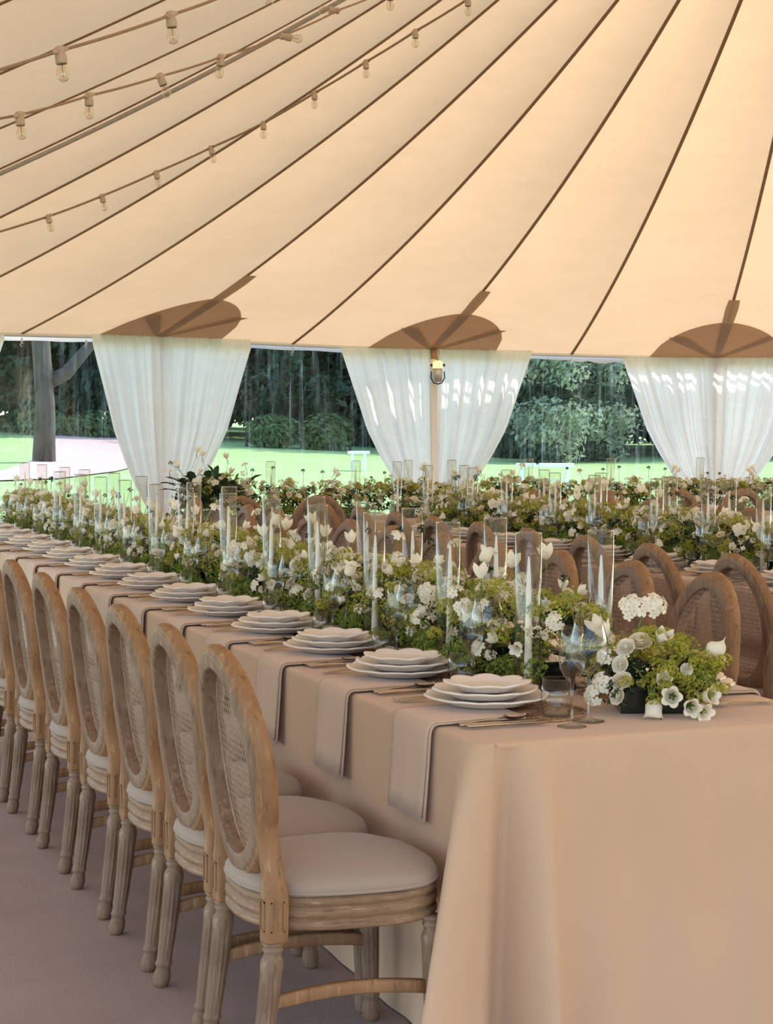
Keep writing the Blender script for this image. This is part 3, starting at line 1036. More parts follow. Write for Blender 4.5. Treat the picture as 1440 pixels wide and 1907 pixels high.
def setting(P, tname, side, idx, x_edge, inward, y, parts, jit):
    """inward = +1 when the diner sits on the left side"""
    d = inward; base = '%s setting from near end, %s %s side' % (ORD[idx], tname, side)
    rz = 0 if d > 0 else pi
    g = ' on the %s, %s side' % (tname, side)
    J = lambda s_: jit.uniform(-s_, s_)
    X = x_edge + d * .225
    if 'n' in parts: nap.place((x_edge - d * .0, y - .075 * d + J(.008), TZ), rz + J(.01), 'hanging beige linen napkin, ' + base, 'linen napkins' + g)
    if 'm' in parts: ratt.place((X + d * .05, y - d * .06, TZ + .0005), J(.2), 'scalloped woven rattan mat, ' + base, 'rattan mats' + g)
    z0 = TZ + .0190
    a = J(.3)
    charger.place((X, y, z0), a, 'cream scalloped charger under two plates, ' + base, 'charger plates' + g)
    dinner.place((X + J(.004), y + J(.004), z0 + .0170), a + .1, 'cream scalloped middle plate, ' + base, 'dinner plates' + g)
    petal.place((X + J(.004), y + J(.004), z0 + .0345), a + J(.3), 'cream petal-edged bowl on top, ' + base, 'petal bowls' + g)
    if 'c' in parts:
        zc = TZ + .006
        xs = x_edge + d * .055
        spoon.place((xs + d * .0, y - d * .215, zc), rz + J(.05) + .12, 'champagne steel spoon, ' + base, 'spoons' + g)
        for q in range(2):
            knife.place((xs - d * .0 + J(.008), y - d * (.238 + .022 * q), zc), rz + J(.04), ('champagne steel inner knife, ' if q == 0 else 'champagne steel outer knife, ') + base, 'knives' + g)
        for q in range(2):
            fork.place((xs + J(.008), y + d * (.185 + .026 * q), zc), rz + J(.05), ('champagne steel inner fork, ' if q == 0 else 'champagne steel outer fork, ') + base, 'forks' + g)
    if 't' in parts:
        x_, y_ = clear(x_edge + d * .33 + J(.008), y - d * .18 + J(.010), .040); tum.place((x_, y_, TZ), J(3), 'clear stemless tumbler, ' + base, 'tumblers' + g)
    if 'w' in parts:
        x_, y_ = clear(x_edge + d * .31 + J(.006), y - d * .305 + J(.008), .036); w1.place((x_, y_, TZ), J(3), 'slim clear wine glass, ' + base, 'slim wine glasses' + g)
    if 'b' in parts:
        x_, y_ = clear(x_edge + d * .385 + J(.006), y - d * .25 + J(.008), .049); w2.place((x_, y_, TZ), J(3), 'large-bowled clear wine glass, ' + base, 'large wine glasses' + g)
jt = random.Random(21)
for k in range(15):
    setting(0, 'front table', 'left', k, T1L, 1, 4.25 + .583 * k, 'nmctwb' if k < 10 else 'nctwb', jt)
for k in range(3):
    setting(0, 'front table', 'right', k, T1R, -1, 4.28 + .583 * k, 'nmctwb', jt)
for k in range(3, 12):
    w1.place((T1R - .335 + jt.uniform(-.01, .01), 4.5 + .583 * k, TZ), 0, 'slim clear wine glass, front table right side, %s setting from near end' % ORD[k], 'slim wine glasses behind the front flowers')
    w2.place((T1R - .39, 4.58 + .583 * k, TZ), 0, 'large-bowled clear wine glass, front table right side, %s setting from near end' % ORD[k], 'large wine glasses behind the front flowers')
for k in range(9):
    setting(0, 'middle table', 'left', k, T2L, 1, 6.30 + .585 * k, 'nctwb' if k < 6 else 'ntwb', jt)
for k in range(7):
    w2.place((T2R - .38, 7.3 + .6 * k, TZ), 0, 'large clear wine glass on the middle table right side, %s from the near end' % ORD[k], 'wine glasses behind the middle flowers')

# ------------------------------------------------------------ glass tubes with taper candles
def make_tube():
    m = mb('tube'); h = .44
    m.lathe([(.0355, .0), (.0362, .004), (.0362, h - .002), (.0350, h), (.0338, h - .002), (.0338, .006), (.001, .006)], 30)
    o = m.build('glass_tube'); o['category'] = 'candle holder'
    m = mb('rim'); m.tube([(.035 * cos(2 * pi * k / 30), .035 * sin(2 * pi * k / 30), h) for k in range(31)], .0016, 5, cap=False); m.build('rim', o)
    return Proto(o)
def make_taper():
    m = mb('wax'); m.lathe([(.001, .012), (.0125, .012), (.0125, .03), (.0105, .12), (.0062, .33), (.0030, .385), (.0012, .392)], 14, cap=(True, True))
    o = m.build('taper_candle'); o['category'] = 'candle'
    m = mb('wick'); m.tube([(0, 0, .388), (.001, 0, .396), (.002, .001, .402)], .0009, 5); m.build('wick', o)
    m = mb('glass'); m.lathe([(.020, .009), (.021, .012), (.0145, .018), (.0145, .028)], 16, cap=(True, False)); m.build('candle_cup', o)
    return Proto(o)
tubeP, taperP = make_tube(), make_taper()
jc = random.Random(9)
def candle(x, y, lb, g, s=1.0, nh=0):
    t = tubeP.place((x, y, TZ), 0, 'clear cylinder glass tube ' + lb, 'glass tubes ' + g)
    c_ = taperP.place((x + jc.uniform(-.004, .004), y + jc.uniform(-.004, .004), TZ), jc.uniform(0, 6), 'ivory taper candle, tube ' + lb, 'taper candles ' + g, tilt=(jc.uniform(-.008, .008), jc.uniform(-.008, .008)))
    sc = jc.uniform(.93, 1.0); c_.scale = (1, 1, sc)
    t.scale = (s, s, 1)
for k, x in enumerate(front):
    candle(T1A, px2Y(x, T1A), 'of the front table left row, %s from near end' % ORD[k], 'in the left row of the front table')
for k, x in enumerate(rear):
    candle(T1B, px2Y(x, T1B), 'of the front table right row, %s from near end' % ORD[k], 'in the right row of the front table')
for k, x in enumerate(mid_a):
    candle(T2A, px2Y(x, T2A), 'of the middle table left row, %s from near end' % ORD[k], 'in the left row of the middle table')
for k, x in enumerate(mid_b):
    candle(T2B, px2Y(x, T2B), 'of the middle table right row, %s from near end' % ORD[k], 'in the right row of the middle table')
def px2X(x, Y):
    k = (x - 720) / FPX; Z = Y / (cos(TH) - sin(TH) * k); return Z * (sin(TH) + cos(TH) * k)
for k, x in enumerate([504, 663, 760, 842, 985, 1138, 1305]):
    candle(px2X(x, 13.12), 13.12, 'on the back table, %s from the left' % ORD[k], 'on the back table')

# ------------------------------------------------------------ flowers
def fl_phlox(n_=7, R_=.028, seed=0, mat='white'):
    """head of small five-petalled flowers"""
    r = random.Random(seed); m = mb(mat)
    for i in range(n_):
        a = i * 2.4; q = sqrt(i / max(1, n_)) * .9
        c = Vector((cos(a) * q * R_, sin(a) * q * R_, R_ * .6 * sqrt(max(0, 1 - q * q)))); nrm = (Vector((c.x, c.y, R_ * .7))).normalized()
        t1 = nrm.cross(Vector((.3, 1, .2))).normalized(); t2 = nrm.cross(t1)
        pr = .0125 * r.uniform(.85, 1.15)
        for k in range(5):
            b = 2 * pi * k / 5 + i
            u = t1 * cos(b) + t2 * sin(b); v = t2 * cos(b) - t1 * sin(b)
            i0 = len(m.v)
            m.v += [tuple(c), tuple(c + u * pr * .55 + v * pr * .42 + nrm * .002), tuple(c + u * pr * 1.05 + v * pr * .30 + nrm * .0005), tuple(c + u * pr * 1.12 - v * pr * .30), tuple(c + u * pr * .55 - v * pr * .42 + nrm * .001)]
            m.face(i0, i0 + 1, i0 + 2, i0 + 3, i0 + 4)
        m.mat('lime'); m.lathe([(.0012, 0), (.0012, .002)], 4, c=c + nrm * .001, cap=(False, True)); m.mat(mat)
    m.mat('stem'); m.tube([(0, 0, R_ * .4), (0, 0, -.03)], .0018, 5)
    return m
def fl_rose(R_=.030, seed=0, mat='cream'):
    """rounded garden rose: five rings of cupped, ruffled petals, the inner ones higher and tighter"""
    r = random.Random(seed); m = mb(mat)
    for lay, (npt, rad, z0, hgt, flare) in enumerate(((6, 1.0, .0, .62, .32), (5, .84, .10, .72, .16), (5, .66, .20, .74, .05), (4, .46, .28, .76, -.04), (3, .27, .36, .72, -.08), (2, .12, .42, .66, -.04))):
        for k in range(npt):
            a0 = 2 * pi * k / npt + lay * .7 + r.uniform(-.2, .2); wd = 2 * pi / npt * .66; ru = r.uniform(0, 6)
            tilt = r.uniform(-.05, .05)
            rows = []
            for i in range(6):
                v = i / 5; row = []
                for j in range(7):
                    w_ = -1 + 2 * j / 6
                    a = a0 + wd * w_ * (.40 + .60 * sin(pi * (.12 + .62 * v)))
                    rr = R_ * (rad * (.30 + .70 * sin(pi / 2 * min(1, v * 1.25))) + flare * max(0, v - .55) ** 1.5 * 2.2 - .05 * abs(w_) + .035 * sin(w_ * 4 + ru) * v)
                    z = R_ * (z0 + hgt * v - flare * max(0, v - .7) * 1.1 - .10 * w_ * w_ * v + tilt * v)
                    row.append(Vector((rr * cos(a), rr * sin(a), z)))
                rows.append(row)
            m.rings(rows, closed=False)
    m.mat('stem'); m.tube([(0, 0, .003), (0, 0, -.03)], .0025, 5)
    for k in range(5):
        a = 2 * pi * k / 5; u = Vector((cos(a), sin(a), 0)); v = Vector((-sin(a), cos(a), 0)); i0 = len(m.v)
        m.v += [tuple(v * .004), tuple(u * R_ * .8 + Vector((0, 0, -.004))), tuple(-v * .004)]; m.face(i0, i0 + 1, i0 + 2)
    return m
def fl_bell(L_=.045, R_=.018, seed=0, mat='white'):
    """bellflower opening along +z"""
    m = mb(mat); n_ = 30
    P = [(.15, 0), (.7, .08), (.95, .25), (.92, .5), (1.0, .72), (1.25, .88), (1.6, 1.0)]
    rs = []
    for k, (q, z) in enumerate(P):
        ring = []
        for j in range(n_):
            a = 2 * pi * j / n_; lob = abs(cos(2.5 * a))
            rr = R_ * q * (1 - (.28 * (1 - lob) * max(0, z - .6) / .4)); zz = L_ * z - L_ * .16 * (1 - lob) * max(0, z - .6) / .4
            if k == len(P) - 1: zz -= L_ * .06 * lob
            ring.append(Vector((rr * cos(a), rr * sin(a), zz)))
        rs.append(ring)
    m.rings(rs)
    m.mat('stem'); m.lathe([(.001, -.006), (.005, -.003), (.006, .004), (.003, .008)], 8); m.tube([(0, 0, -.004), (0, 0, -.035)], .0016, 5)
    for k in range(5):
        a = 2 * pi * k / 5; u = Vector((cos(a), sin(a), 0)); v = Vector((-sin(a), cos(a), 0)); i0 = len(m.v)
        m.v += [tuple(v * .003), tuple(u * .008 + v * .003 + Vector((0, 0, .006))), tuple(u * .011 + Vector((0, 0, .018))), tuple(u * .008 - v * .003 + Vector((0, 0, .006))), tuple(-v * .003)]; m.face(i0, i0 + 1, i0 + 2, i0 + 3, i0 + 4)
    m.mat('lime'); m.tube([(0, 0, .005), (0, 0, L_ * .8)], [.001, .002], 4)
    return m
def fl_cup(R_=.017, seed=0, mat='white'):
    """half-open tulip-like bud with five pointed petals"""
    m = mb(mat)
    for k in range(5):
        a0 = 2 * pi * k / 5; rows = []
        for i in range(6):
            v = i / 5; row = []
            rr = R_ * (.25 + 1.0 * sin(pi * min(1, v * .62)) ** .8) * (1 if v < .85 else 1.15)
            wd = .75 * (1 - max(0, v - .65) * 2.4)
            for j in range(5):
                w_ = -1 + 2 * j / 4; a = a0 + wd * w_
                row.append(Vector((rr * cos(a), rr * sin(a), .042 * v * (1 - .05 * w_ * w_))))
            rows.append(row)
        m.rings(rows, closed=False)
    m.mat('stem'); m.tube([(0, 0, 0), (.002, 0, -.04)], .0018, 5)
    return m
FL = {}
FL['phlox'] = [fl_phlox(7, .026, 1).mesh('phlox_head'), fl_phlox(10, .034, 2).mesh('phlox_head')]
FL['rose'] = [fl_rose(.024, 3).mesh('rose'), fl_rose(.020, 4, 'white').mesh('rose')]
FL['bell'] = [fl_bell(.045, .018, 5).mesh('bellflower'), fl_bell(.036, .015, 6).mesh('bellflower')]
FL['cup'] = [fl_cup(.017).mesh('flower_bud')]
def floret(m, c, nrm, r, rnd):
    t1 = nrm.cross(Vector((rnd.uniform(-1, 1), rnd.uniform(-1, 1), rnd.uniform(-1, 1))))
    if t1.length < 1e-3: return
    t1.normalize(); t2 = nrm.cross(t1)
    i0 = len(m.v)
    m.v += [tuple(c + t1 * r + nrm * r * .4), tuple(c + t2 * r * .45), tuple(c - t1 * r + nrm * r * .4), tuple(c - t2 * r * .45)]
    m.face(i0, i0 + 1, i0 + 2, i0 + 3)
    m.v += [tuple(c + t2 * r + nrm * r * .4), tuple(c - t1 * r * .45), tuple(c - t2 * r + nrm * r * .4), tuple(c + t1 * r * .45)]
    m.face(i0 + 4, i0 + 5, i0 + 6, i0 + 7)
def clump(m, c, R_, n_, r, rnd, flat=.75):
    c = Vector(c)
    for _ in range(n_):
        d = Vector((rnd.gauss(0, 1), rnd.gauss(0, 1), rnd.gauss(.25, 1))).normalized()
        q = R_ * (.55 + .45 * rnd.random() ** .5)
        p = c + Vector((d.x * q, d.y * q, d.z * q * flat))
        floret(m, p, (d + Vector((rnd.uniform(-.5, .5), rnd.uniform(-.5, .5), rnd.uniform(-.2, .5)))).normalized(), r * rnd.uniform(.7, 1.3), rnd)
def leaf(m, p, d, L_, w, rnd, fold=.25):
    d = d.normalized(); s = d.cross(Vector((0, 0, 1)))
    if s.length < .05: s = Vector((1, 0, 0))
    s.normalize(); up = s.cross(d)
    i0 = len(m.v)
    m.v += [tuple(p), tuple(p + d * L_ * .35 + s * w + up * w * fold), tuple(p + d * L_ * .75 + s * w * .7 + up * (w * fold - L_ * .05)), tuple(p + d * L_ - up * L_ * .15), tuple(p + d * L_ * .75 - s * w * .7 + up * (w * fold - L_ * .05)), tuple(p + d * L_ * .35 - s * w + up * w * fold), tuple(p + d * L_ * .5 - up * 0)]
    m.face(i0, i0 + 1, i0 + 2, i0 + 6); m.face(i0 + 6, i0 + 2, i0 + 3); m.face(i0, i0 + 6, i0 + 4, i0 + 5); m.face(i0 + 6, i0 + 3, i0 + 4)
def spray(m, p, d, L_, rnd, mat, r=.004, nb=16):
    """arching stem with tiny florets"""
    pts = []; q = Vector(p); d = d.normalized()
    for i in range(7):
        pts.append(q.copy()); q += d * L_ / 6; d = (d + Vector((rnd.uniform(-.18, .18), rnd.uniform(-.18, .18), -.09))).normalized()
    m.mat('stem'); m.tube(pts, [.0016] * 6 + [.0006], 4)
    m.mat(mat)
    for k in range(nb):
        i = rnd.randint(2, 6); c = pts[i] + Vector((rnd.gauss(0, .012), rnd.gauss(0, .012), rnd.gauss(.004, .010)))
        floret(m, c, Vector((rnd.gauss(0, 1), rnd.gauss(0, 1), 1)).normalized(), r * rnd.uniform(.8, 1.4), rnd)
def make_arr(seed, hx=.20, hy=.158, top=.255, nlime=26, nmid=10, nsage=9, fr=.0058, flowers=(('phlox', 7), ('rose', 4), ('bell', 2), ('cup', 4)), dark=8, tall=3, vase=True, leaves=26, big=0, name='floral_arrangement'):
    """low runner segment; x runs along the row"""
    rnd = random.Random(seed)
    root = empty(name)
    if vase:
        m = mb('dark_glass'); m.box(-.07, .07, -.055, .055, 0, .075); m.box(-.075, .075, -.06, .06, .070, .078); m.build('vase', root, smooth=False)
    def pos(zlo=.3, ov=1.0):
        while True:
            x = rnd.uniform(-hx, hx); y = rnd.uniform(-hy, hy)
            e = (x / (hx * 1.05)) ** 4 + (y / hy) ** 2
            if e < 1: break
        zt = .06 + (top - .06) * (1 - (y / hy) ** 2) ** .5
        return Vector((x, y, lerp(zlo * zt, zt, rnd.random() ** .45) * ov))
    m = MB()
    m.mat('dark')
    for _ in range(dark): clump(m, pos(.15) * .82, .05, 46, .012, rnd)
    m.mat('moss')
    for _ in range(nmid):
        x = rnd.uniform(-hx, hx); y = rnd.choice((-1, 1)) * rnd.uniform(.5, .95) * hy
        clump(m, (x, y, rnd.uniform(.042, .09)), rnd.uniform(.03, .042), 95, .0062, rnd, .85)
    m.mat('lime')
    for _ in range(nlime): clump(m, pos(.35), rnd.uniform(.022, .038), 80, fr, rnd)
    m.mat('cream')
    for _ in range(16): clump(m, pos(.4), rnd.uniform(.014, .024), 26, .0066, rnd)
    m.mat('mid')
    for _ in range(leaves):
        p = pos(.2) * .85; d = Vector((p.x * 2 + rnd.gauss(0, .4), p.y * 3 + rnd.gauss(0, .4), rnd.uniform(-.1, .8)))
        leaf(m, p, d, rnd.uniform(.04, .075), rnd.uniform(.008, .014), rnd)
    if big:
        m.mat('dark')
        for _ in range(big):
            p = pos(.2) * .9; d = Vector((p.x * 3 + rnd.gauss(0, .4), p.y * 3 + rnd.gauss(0, .4), rnd.uniform(-.3, .8)))
            leaf(m, p, d, rnd.uniform(.09, .15), rnd.uniform(.022, .036), rnd)
    for _ in range(nsage):
        p = pos(.5); spray(m, p * .8, Vector((p.x + rnd.gauss(0, .08), p.y * 1.6 + rnd.gauss(0, .08), .16)), rnd.uniform(.08, .13), rnd, rnd.choice(('sage', 'sage', 'lime')), .0042, 34)
    f = m.build('foliage', root, smooth=False); f['kind'] = 'stuff'
    placed = []
    for kind, n_ in flowers:
        for _ in range(n_):
            for tr in range(20):
                p = pos(.5, 1.03)
                if all((p - q).length > .045 for q in placed): break
            placed.append(p)
            me = rnd.choice(FL[kind]); ob = bpy.data.objects.new({'phlox': 'phlox_head', 'rose': 'rose', 'bell': 'bellflower', 'cup': 'flower_bud'}[kind], me)
            COL.objects.link(ob); ob.parent = root
            d = Vector((p.x * .8 + rnd.gauss(0, .09), p.y * 1.6 + rnd.gauss(0, .09), rnd.uniform(.04, .2) if kind != 'bell' else rnd.uniform(-.2, .0))).normalized()
            ob.rotation_mode = 'QUATERNION'
            ob.rotation_quaternion = d.to_track_quat('Z', 'Y')
            ob.location = p + d * .02
            k_ = rnd.uniform(.62, .92) if kind != 'phlox' else rnd.uniform(.8, 1.05); ob.scale = (k_, k_, k_)
    for k in range(tall):
        p = pos(.7); d = Vector((rnd.gauss(0, .25), rnd.gauss(0, .25), 1)); L_ = rnd.uniform(.06, .14)
        m = mb('stem'); pts = [p, p + d * L_ * .5 + Vector((.006, 0, 0)), p + d * L_]; m.tube(pts, .0013, 4)
        kind = rnd.choice(('phlox', 'cup', 'bell', 'bud'))
        st = m.build('flower_stem', root)
        if kind == 'bud':
            m = mb('dark'); clump(m, p + d * L_, .012, 14, .007, rnd); m.build('bud', st, smooth=False)
        else:
            me = FL[kind][0]; ob = bpy.data.objects.new({'phlox': 'phlox_head', 'bell': 'bellflower', 'cup': 'flower_bud'}[kind], me); COL.objects.link(ob); ob.parent = st
            ob.location = p + d * L_; ob.rotation_euler = (rnd.uniform(-.6, .6), rnd.uniform(-.6, .6), 0)
    root['category'] = 'flowers'
    return Proto(root)
A1 = [make_arr(101), make_arr(102, nlime=20, nsage=15, flowers=(('phlox', 9), ('rose', 3), ('bell', 1), ('cup', 3))), make_arr(103, nlime=32, nsage=6, flowers=(('phlox', 4), ('rose', 4), ('bell', 4), ('cup', 4))),
      make_arr(104, nlime=20, nmid=14, flowers=(('phlox', 6), ('rose', 2), ('bell', 5), ('cup', 1)), tall=5)]
ja = random.Random(33)
yy = 4.55; k = 0
while yy < 12.85:
    p = A1[(k * 3 + k // 3) % 4]
    p.place((2.235 + ja.uniform(-.015, .015), yy, TZ), pi / 2 + (pi if k % 2 else 0) + ja.uniform(-.08, .08), 'low white and green floral mound, %s from the near end, front table' % ORD[k + 1], 'floral mounds along the front table', scale=ja.uniform(.96, 1.08))
    yy += .352; k += 1
yy = 5.6; k = 0
while yy < 11.4:
    p = A1[(k * 3 + 1 + k // 2) % 4]
    p.place((4.87 + ja.uniform(-.015, .015), yy, TZ), pi / 2 + (pi if k % 2 else 0) + ja.uniform(-.08, .08), 'low white and green floral mound, %s from the near end, middle table' % ORD[k], 'floral mounds along the middle table', scale=ja.uniform(1.0, 1.12))
    yy += .352; k += 1
xx = 4.1; k = 1
while xx < 9.1:
    p = A1[(k * 3 + 2 + k // 2) % 4]
    p.place((xx, 13.1 + ja.uniform(-.02, .02), TZ), (pi if k % 2 else 0) + ja.uniform(-.08, .08), 'low white and green floral mound, %s from the left on the back table' % ORD[k], 'floral mounds along the back table', scale=ja.uniform(1.02, 1.2))
    xx += .37; k += 1
# taller, darker arrangement at the left end of the back table
bigd = make_arr(201, hx=.25, hy=.22, top=.33, nlime=10, nmid=2, nsage=12, dark=34, big=70, flowers=(('phlox', 5), ('rose', 10), ('bell', 2), ('cup', 3)), tall=9, leaves=40)
bigd.place((3.66, 12.98, TZ), .3, 'tall dark-leaved flower arrangement at the left end of the back table', None, scale=1.12)

# near-end arrangement with hanging bellflowers
def near_arr():
    rnd = random.Random(77)
    root = empty('floral_arrangement')
    m = mb('dark_glass'); m.box(-.085, .085, -.065, .065, 0, .065); m.box(-.09, .09, -.07, .07, .060, .068); m.build('vase', root, smooth=False)
    m = MB(); 
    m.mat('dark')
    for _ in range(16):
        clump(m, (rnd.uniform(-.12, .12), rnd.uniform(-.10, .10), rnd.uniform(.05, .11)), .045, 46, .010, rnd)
    m.mat('lime')
    for _ in range(64):
        a = rnd.uniform(0, 2 * pi); ph = rnd.uniform(.1, 1.45)
        d = Vector((cos(a) * sin(ph), sin(a) * sin(ph), cos(ph)))
        if d.x < -.2 and d.y < .3 and rnd.random() < .8: continue
        clump(m, (d.x * .160, d.y * .135, .065 + d.z * .135), rnd.uniform(.015, .026), 62, .0048, rnd)
    for _ in range(34):
        clump(m, (rnd.uniform(-.03, .175), rnd.uniform(-.15, -.07), rnd.uniform(.045, .15)), rnd.uniform(.014, .024), 62, .0048, rnd)
    m.mat('moss')
    for _ in range(16):
        a = rnd.uniform(-.9, 1.2)
        clump(m, (cos(a) * .16, sin(a) * .13, rnd.uniform(.06, .12)), rnd.uniform(.018, .028), 70, .0048, rnd)
    for _ in range(10):
        a = rnd.uniform(0, 6.28); spray(m, Vector((cos(a) * .08, sin(a) * .08, .13)), Vector((cos(a), sin(a), .6)), .10, rnd, 'lime', .004, 24)
    m.mat('mid')
    for d in ((-.2, -1, -.35), (.1, -1, -.25), (.5, -.8, -.6), (-.6, -.6, .3), (-.5, .2, 1)):
        leaf(m, Vector((d[0] * .05, -.09, .075)), Vector(d), .06, .010, rnd)
    f = m.build('foliage', root, smooth=False); f['kind'] = 'stuff'
    def put(kind, i, p, d, s=1.0, par=root):
        ob = bpy.data.objects.new({'phlox': 'phlox_head', 'rose': 'rose', 'bell': 'bellflower', 'cup': 'flower_bud'}[kind], FL[kind][i]); COL.objects.link(ob); ob.parent = par
        ob.rotation_mode = 'QUATERNION'; ob.rotation_quaternion = Vector(d).normalized().to_track_quat('Z', 'Y'); ob.location = p; ob.scale = (s, s, s)
    # local axes: +x to the right in the picture, -y towards the viewer
    put('rose', 0, (-.035, -.05, .175), (-.1, -.6, .8), 1.1)
    put('rose', 1, (-.07, -.065, .165), (-.5, -.7, .6), 1.1)
    put('rose', 0, (-.085, -.10, .085), (-.4, -.7, .6), .95)
    put('rose', 1, (-.095, -.11, .050), (-.7, -.6, .3), 1.0)
    put('rose', 1, (-.085, -.075, .125), (-.6, -.8, .4), 1.0)
    put('phlox', 1, (-.130, -.07, .075), (-.7, -.7, .3)); put('phlox', 0, (-.155, -.07, .045), (-.6, -.8, .1)); put('phlox', 0, (-.12, -.03, .14), (-.6, -.6, .5))
    put('cup', 0, (.02, -.04, .17), (.2, -.3, .9), 1.1); put('cup', 0, (-.12, -.03, .19), (-.4, -.2, .9), 1.1); put('cup', 0, (-.13, .0, .20), (-.5, -.1, .8), 1.1)
    put('bell', 0, (.13, -.06, .165), (1, -.25, .0), 1.15)
    put('bell', 0, (-.01, -.13, .045), (-.1, -.35, -.9), 1.25); put('bell', 0, (.035, -.13, .055), (-.2, -1, .1), 1.0); put('bell', 1, (.075, -.14, .035), (.1, -1, -.1), 1.1)
    put('bell', 1, (.115, -.12, .05), (.6, -.8, .3), 1.1); put('bell', 1, (.10, -.14, .025), (.4, -1, -.2), 1.1)
    put('cup', 0, (.012, -.12, .085), (.0, -.9, .5), .9); put('rose', 1, (.07, -.12, .12), (.2, -1, .3), .7)
    m = mb('stem'); m.tube([(-.05, .0, .13), (-.04, 0, .19), (-.025, 0, .235), (-.022, 0, .26)], .003, 5); st = m.build('flower_stem', root)
    put('phlox', 1, (-.045, -.01, .262), (-.2, -1, .5), 1.15, st); put('phlox', 1, (.005, -.01, .268), (.4, -1, .4), 1.05, st)
    m = mb('stem'); m.tube([(.06, -.12, .05), (.09, -.14, .02), (.13, -.15, .015)], .0018, 5); m.tube([(-.01, -.10, .06), (0, -.14, .05), (.005, -.15, .0)], .0018, 5)
    m.build('flower_stem', root)
    root['category'] = 'flowers'
    return root
na = near_arr(); na.location = (2.32, 4.10, TZ); na.rotation_euler = (0, 0, -TH)
tag(na, 'nearest full lime-green and white arrangement with hanging bellflowers, front table end', 'flowers', 'floral mounds along the front table')

# ------------------------------------------------------------ festoon lights
def px3(x, y, Z):
    k = (x - 720) / FPX
    # exact ray through a photograph point, met at ground distance Z
    fx = Vector((sin(TH) * cos(PITCH), cos(TH) * cos(PITCH), -sin(PITCH))); rx = Vector((cos(TH), -sin(TH), 0)); ux = rx.cross(fx)
    d = fx + rx * k - ux * ((y - 953.5) / FPX)
    s = Z / (d.x * sin(TH) + d.y * cos(TH))
    return Vector((0, 0, CAMZ)) + d * s
def festoon(pts, bulbs, r, lb, sup):
    root = empty('festoon_lights', px3(*pts[0])); base = root.location.copy()
    P = [px3(*p) - base for p in pts]
    # cable with small sags between points
    full = []
    for i in range(len(P) - 1):
        for j in range(6):
            t = j / 6; full.append(P[i].lerp(P[i + 1], t) + Vector((0, 0, -.10 * t * (1 - t) * (P[i + 1] - P[i]).length * .35)))
    full.append(P[-1])
    m = mb('cable'); m.tube(full, r, 6); m.build('cable', root)
    if sup:
        m = mb('cable'); m.tube([px3(*q) - base for q in sup], r * .7, 5); m.build('support_wire', root)
    for (x, y, Z, ax, ay) in bulbs:
        c = px3(x, y, Z) - base; d = (px3(x + ax, y + ay, Z) - px3(x, y, Z)); d.normalize()
        q = d.to_track_quat('Z', 'Y').to_matrix().to_4x4(); T = Matrix.Translation(c) @ q
        m = mb('socket'); m.lathe([(.012, -.014), (.017, -.010), (.019, .0), (.015, .008), (.0165, .012), (.020, .018), (.0205, .040), (.018, .046), (.0165, .046), (.0165, .030)], 16, mtx=T, cap=(True, True))
        al = (P[-1] - P[0]).normalized()
        m.tube([c - al * .034, c - al * .012], [.007, .012], 8); m.tube([c + al * .012, c + al * .034], [.012, .007], 8)
        s = m.build('socket', root)
        m = mb('bulb'); m.lathe([(.012, .040), (.014, .052), (.0205, .068), (.0225, .080), (.020, .094), (.012, .103), (.001, .106)], 18, mtx=T); b = m.build('bulb', s)
        m = mb('filament'); 
        m.tube([T @ Vector((-.004, 0, .045)), T @ Vector((-.003, 0, .085)), T @ Vector((.003, 0, .087)), T @ Vector((.004, 0, .045))], .0011, 4); m.build('filament', s)
    tag(root, lb, 'string lights', 'festoon strings under the canvas')
festoon([(-260, 190, 5.9), (-90, 155, 6.0), (112, 94, 6.2), (318, 28, 6.7), (470, -30, 7.2), (640, -90, 7.8)],
        [(-90, 155, 6.0, .1, 1), (112, 94, 6.2, .12, 1), (318, 28, 6.7, .1, 1), (500, -40, 7.3, 0, 1)], .0062,
        'upper left festoon string with the largest clear bulbs', None)
festoon([(-240, 262, 7.6), (-100, 235, 7.7), (36, 214, 7.8), (166, 178, 8.2), (298, 142, 8.6), (412, 106, 9.1), (523, 68, 9.6), (632, 18, 10.2), (728, -22, 10.8)],
        [(-100, 235, 7.7, .1, 1), (36, 214, 7.8, .12, 1), (166, 178, 8.2, 0, 1), (298, 142, 8.6, .4, 1), (412, 106, 9.1, -.1, 1), (527, 68, 9.6, 1, .15), (628, 20, 10.2, -1, -.05), (727, -14, 10.8, 0, 1)], .0062,
        'middle festoon string crossing the grey cord', None)
C_ = [(-60, 448, 12.2), (90, 403, 12.4), (190, 365, 12.6), (291, 321, 12.6), (393, 275, 12.6), (491, 229, 12.4), (586, 173, 12.2), (682, 115, 12.0), (774, 58, 11.8), (872, -2, 11.6), (960, -60, 11.4)]
festoon(C_, [(x, y, Z, (.0 if i > 3 else .2), 1) for i, (x, y, Z) in enumerate(C_[1:-1])], .0085,
        'lower festoon string with the smallest bulbs along the canvas', None)

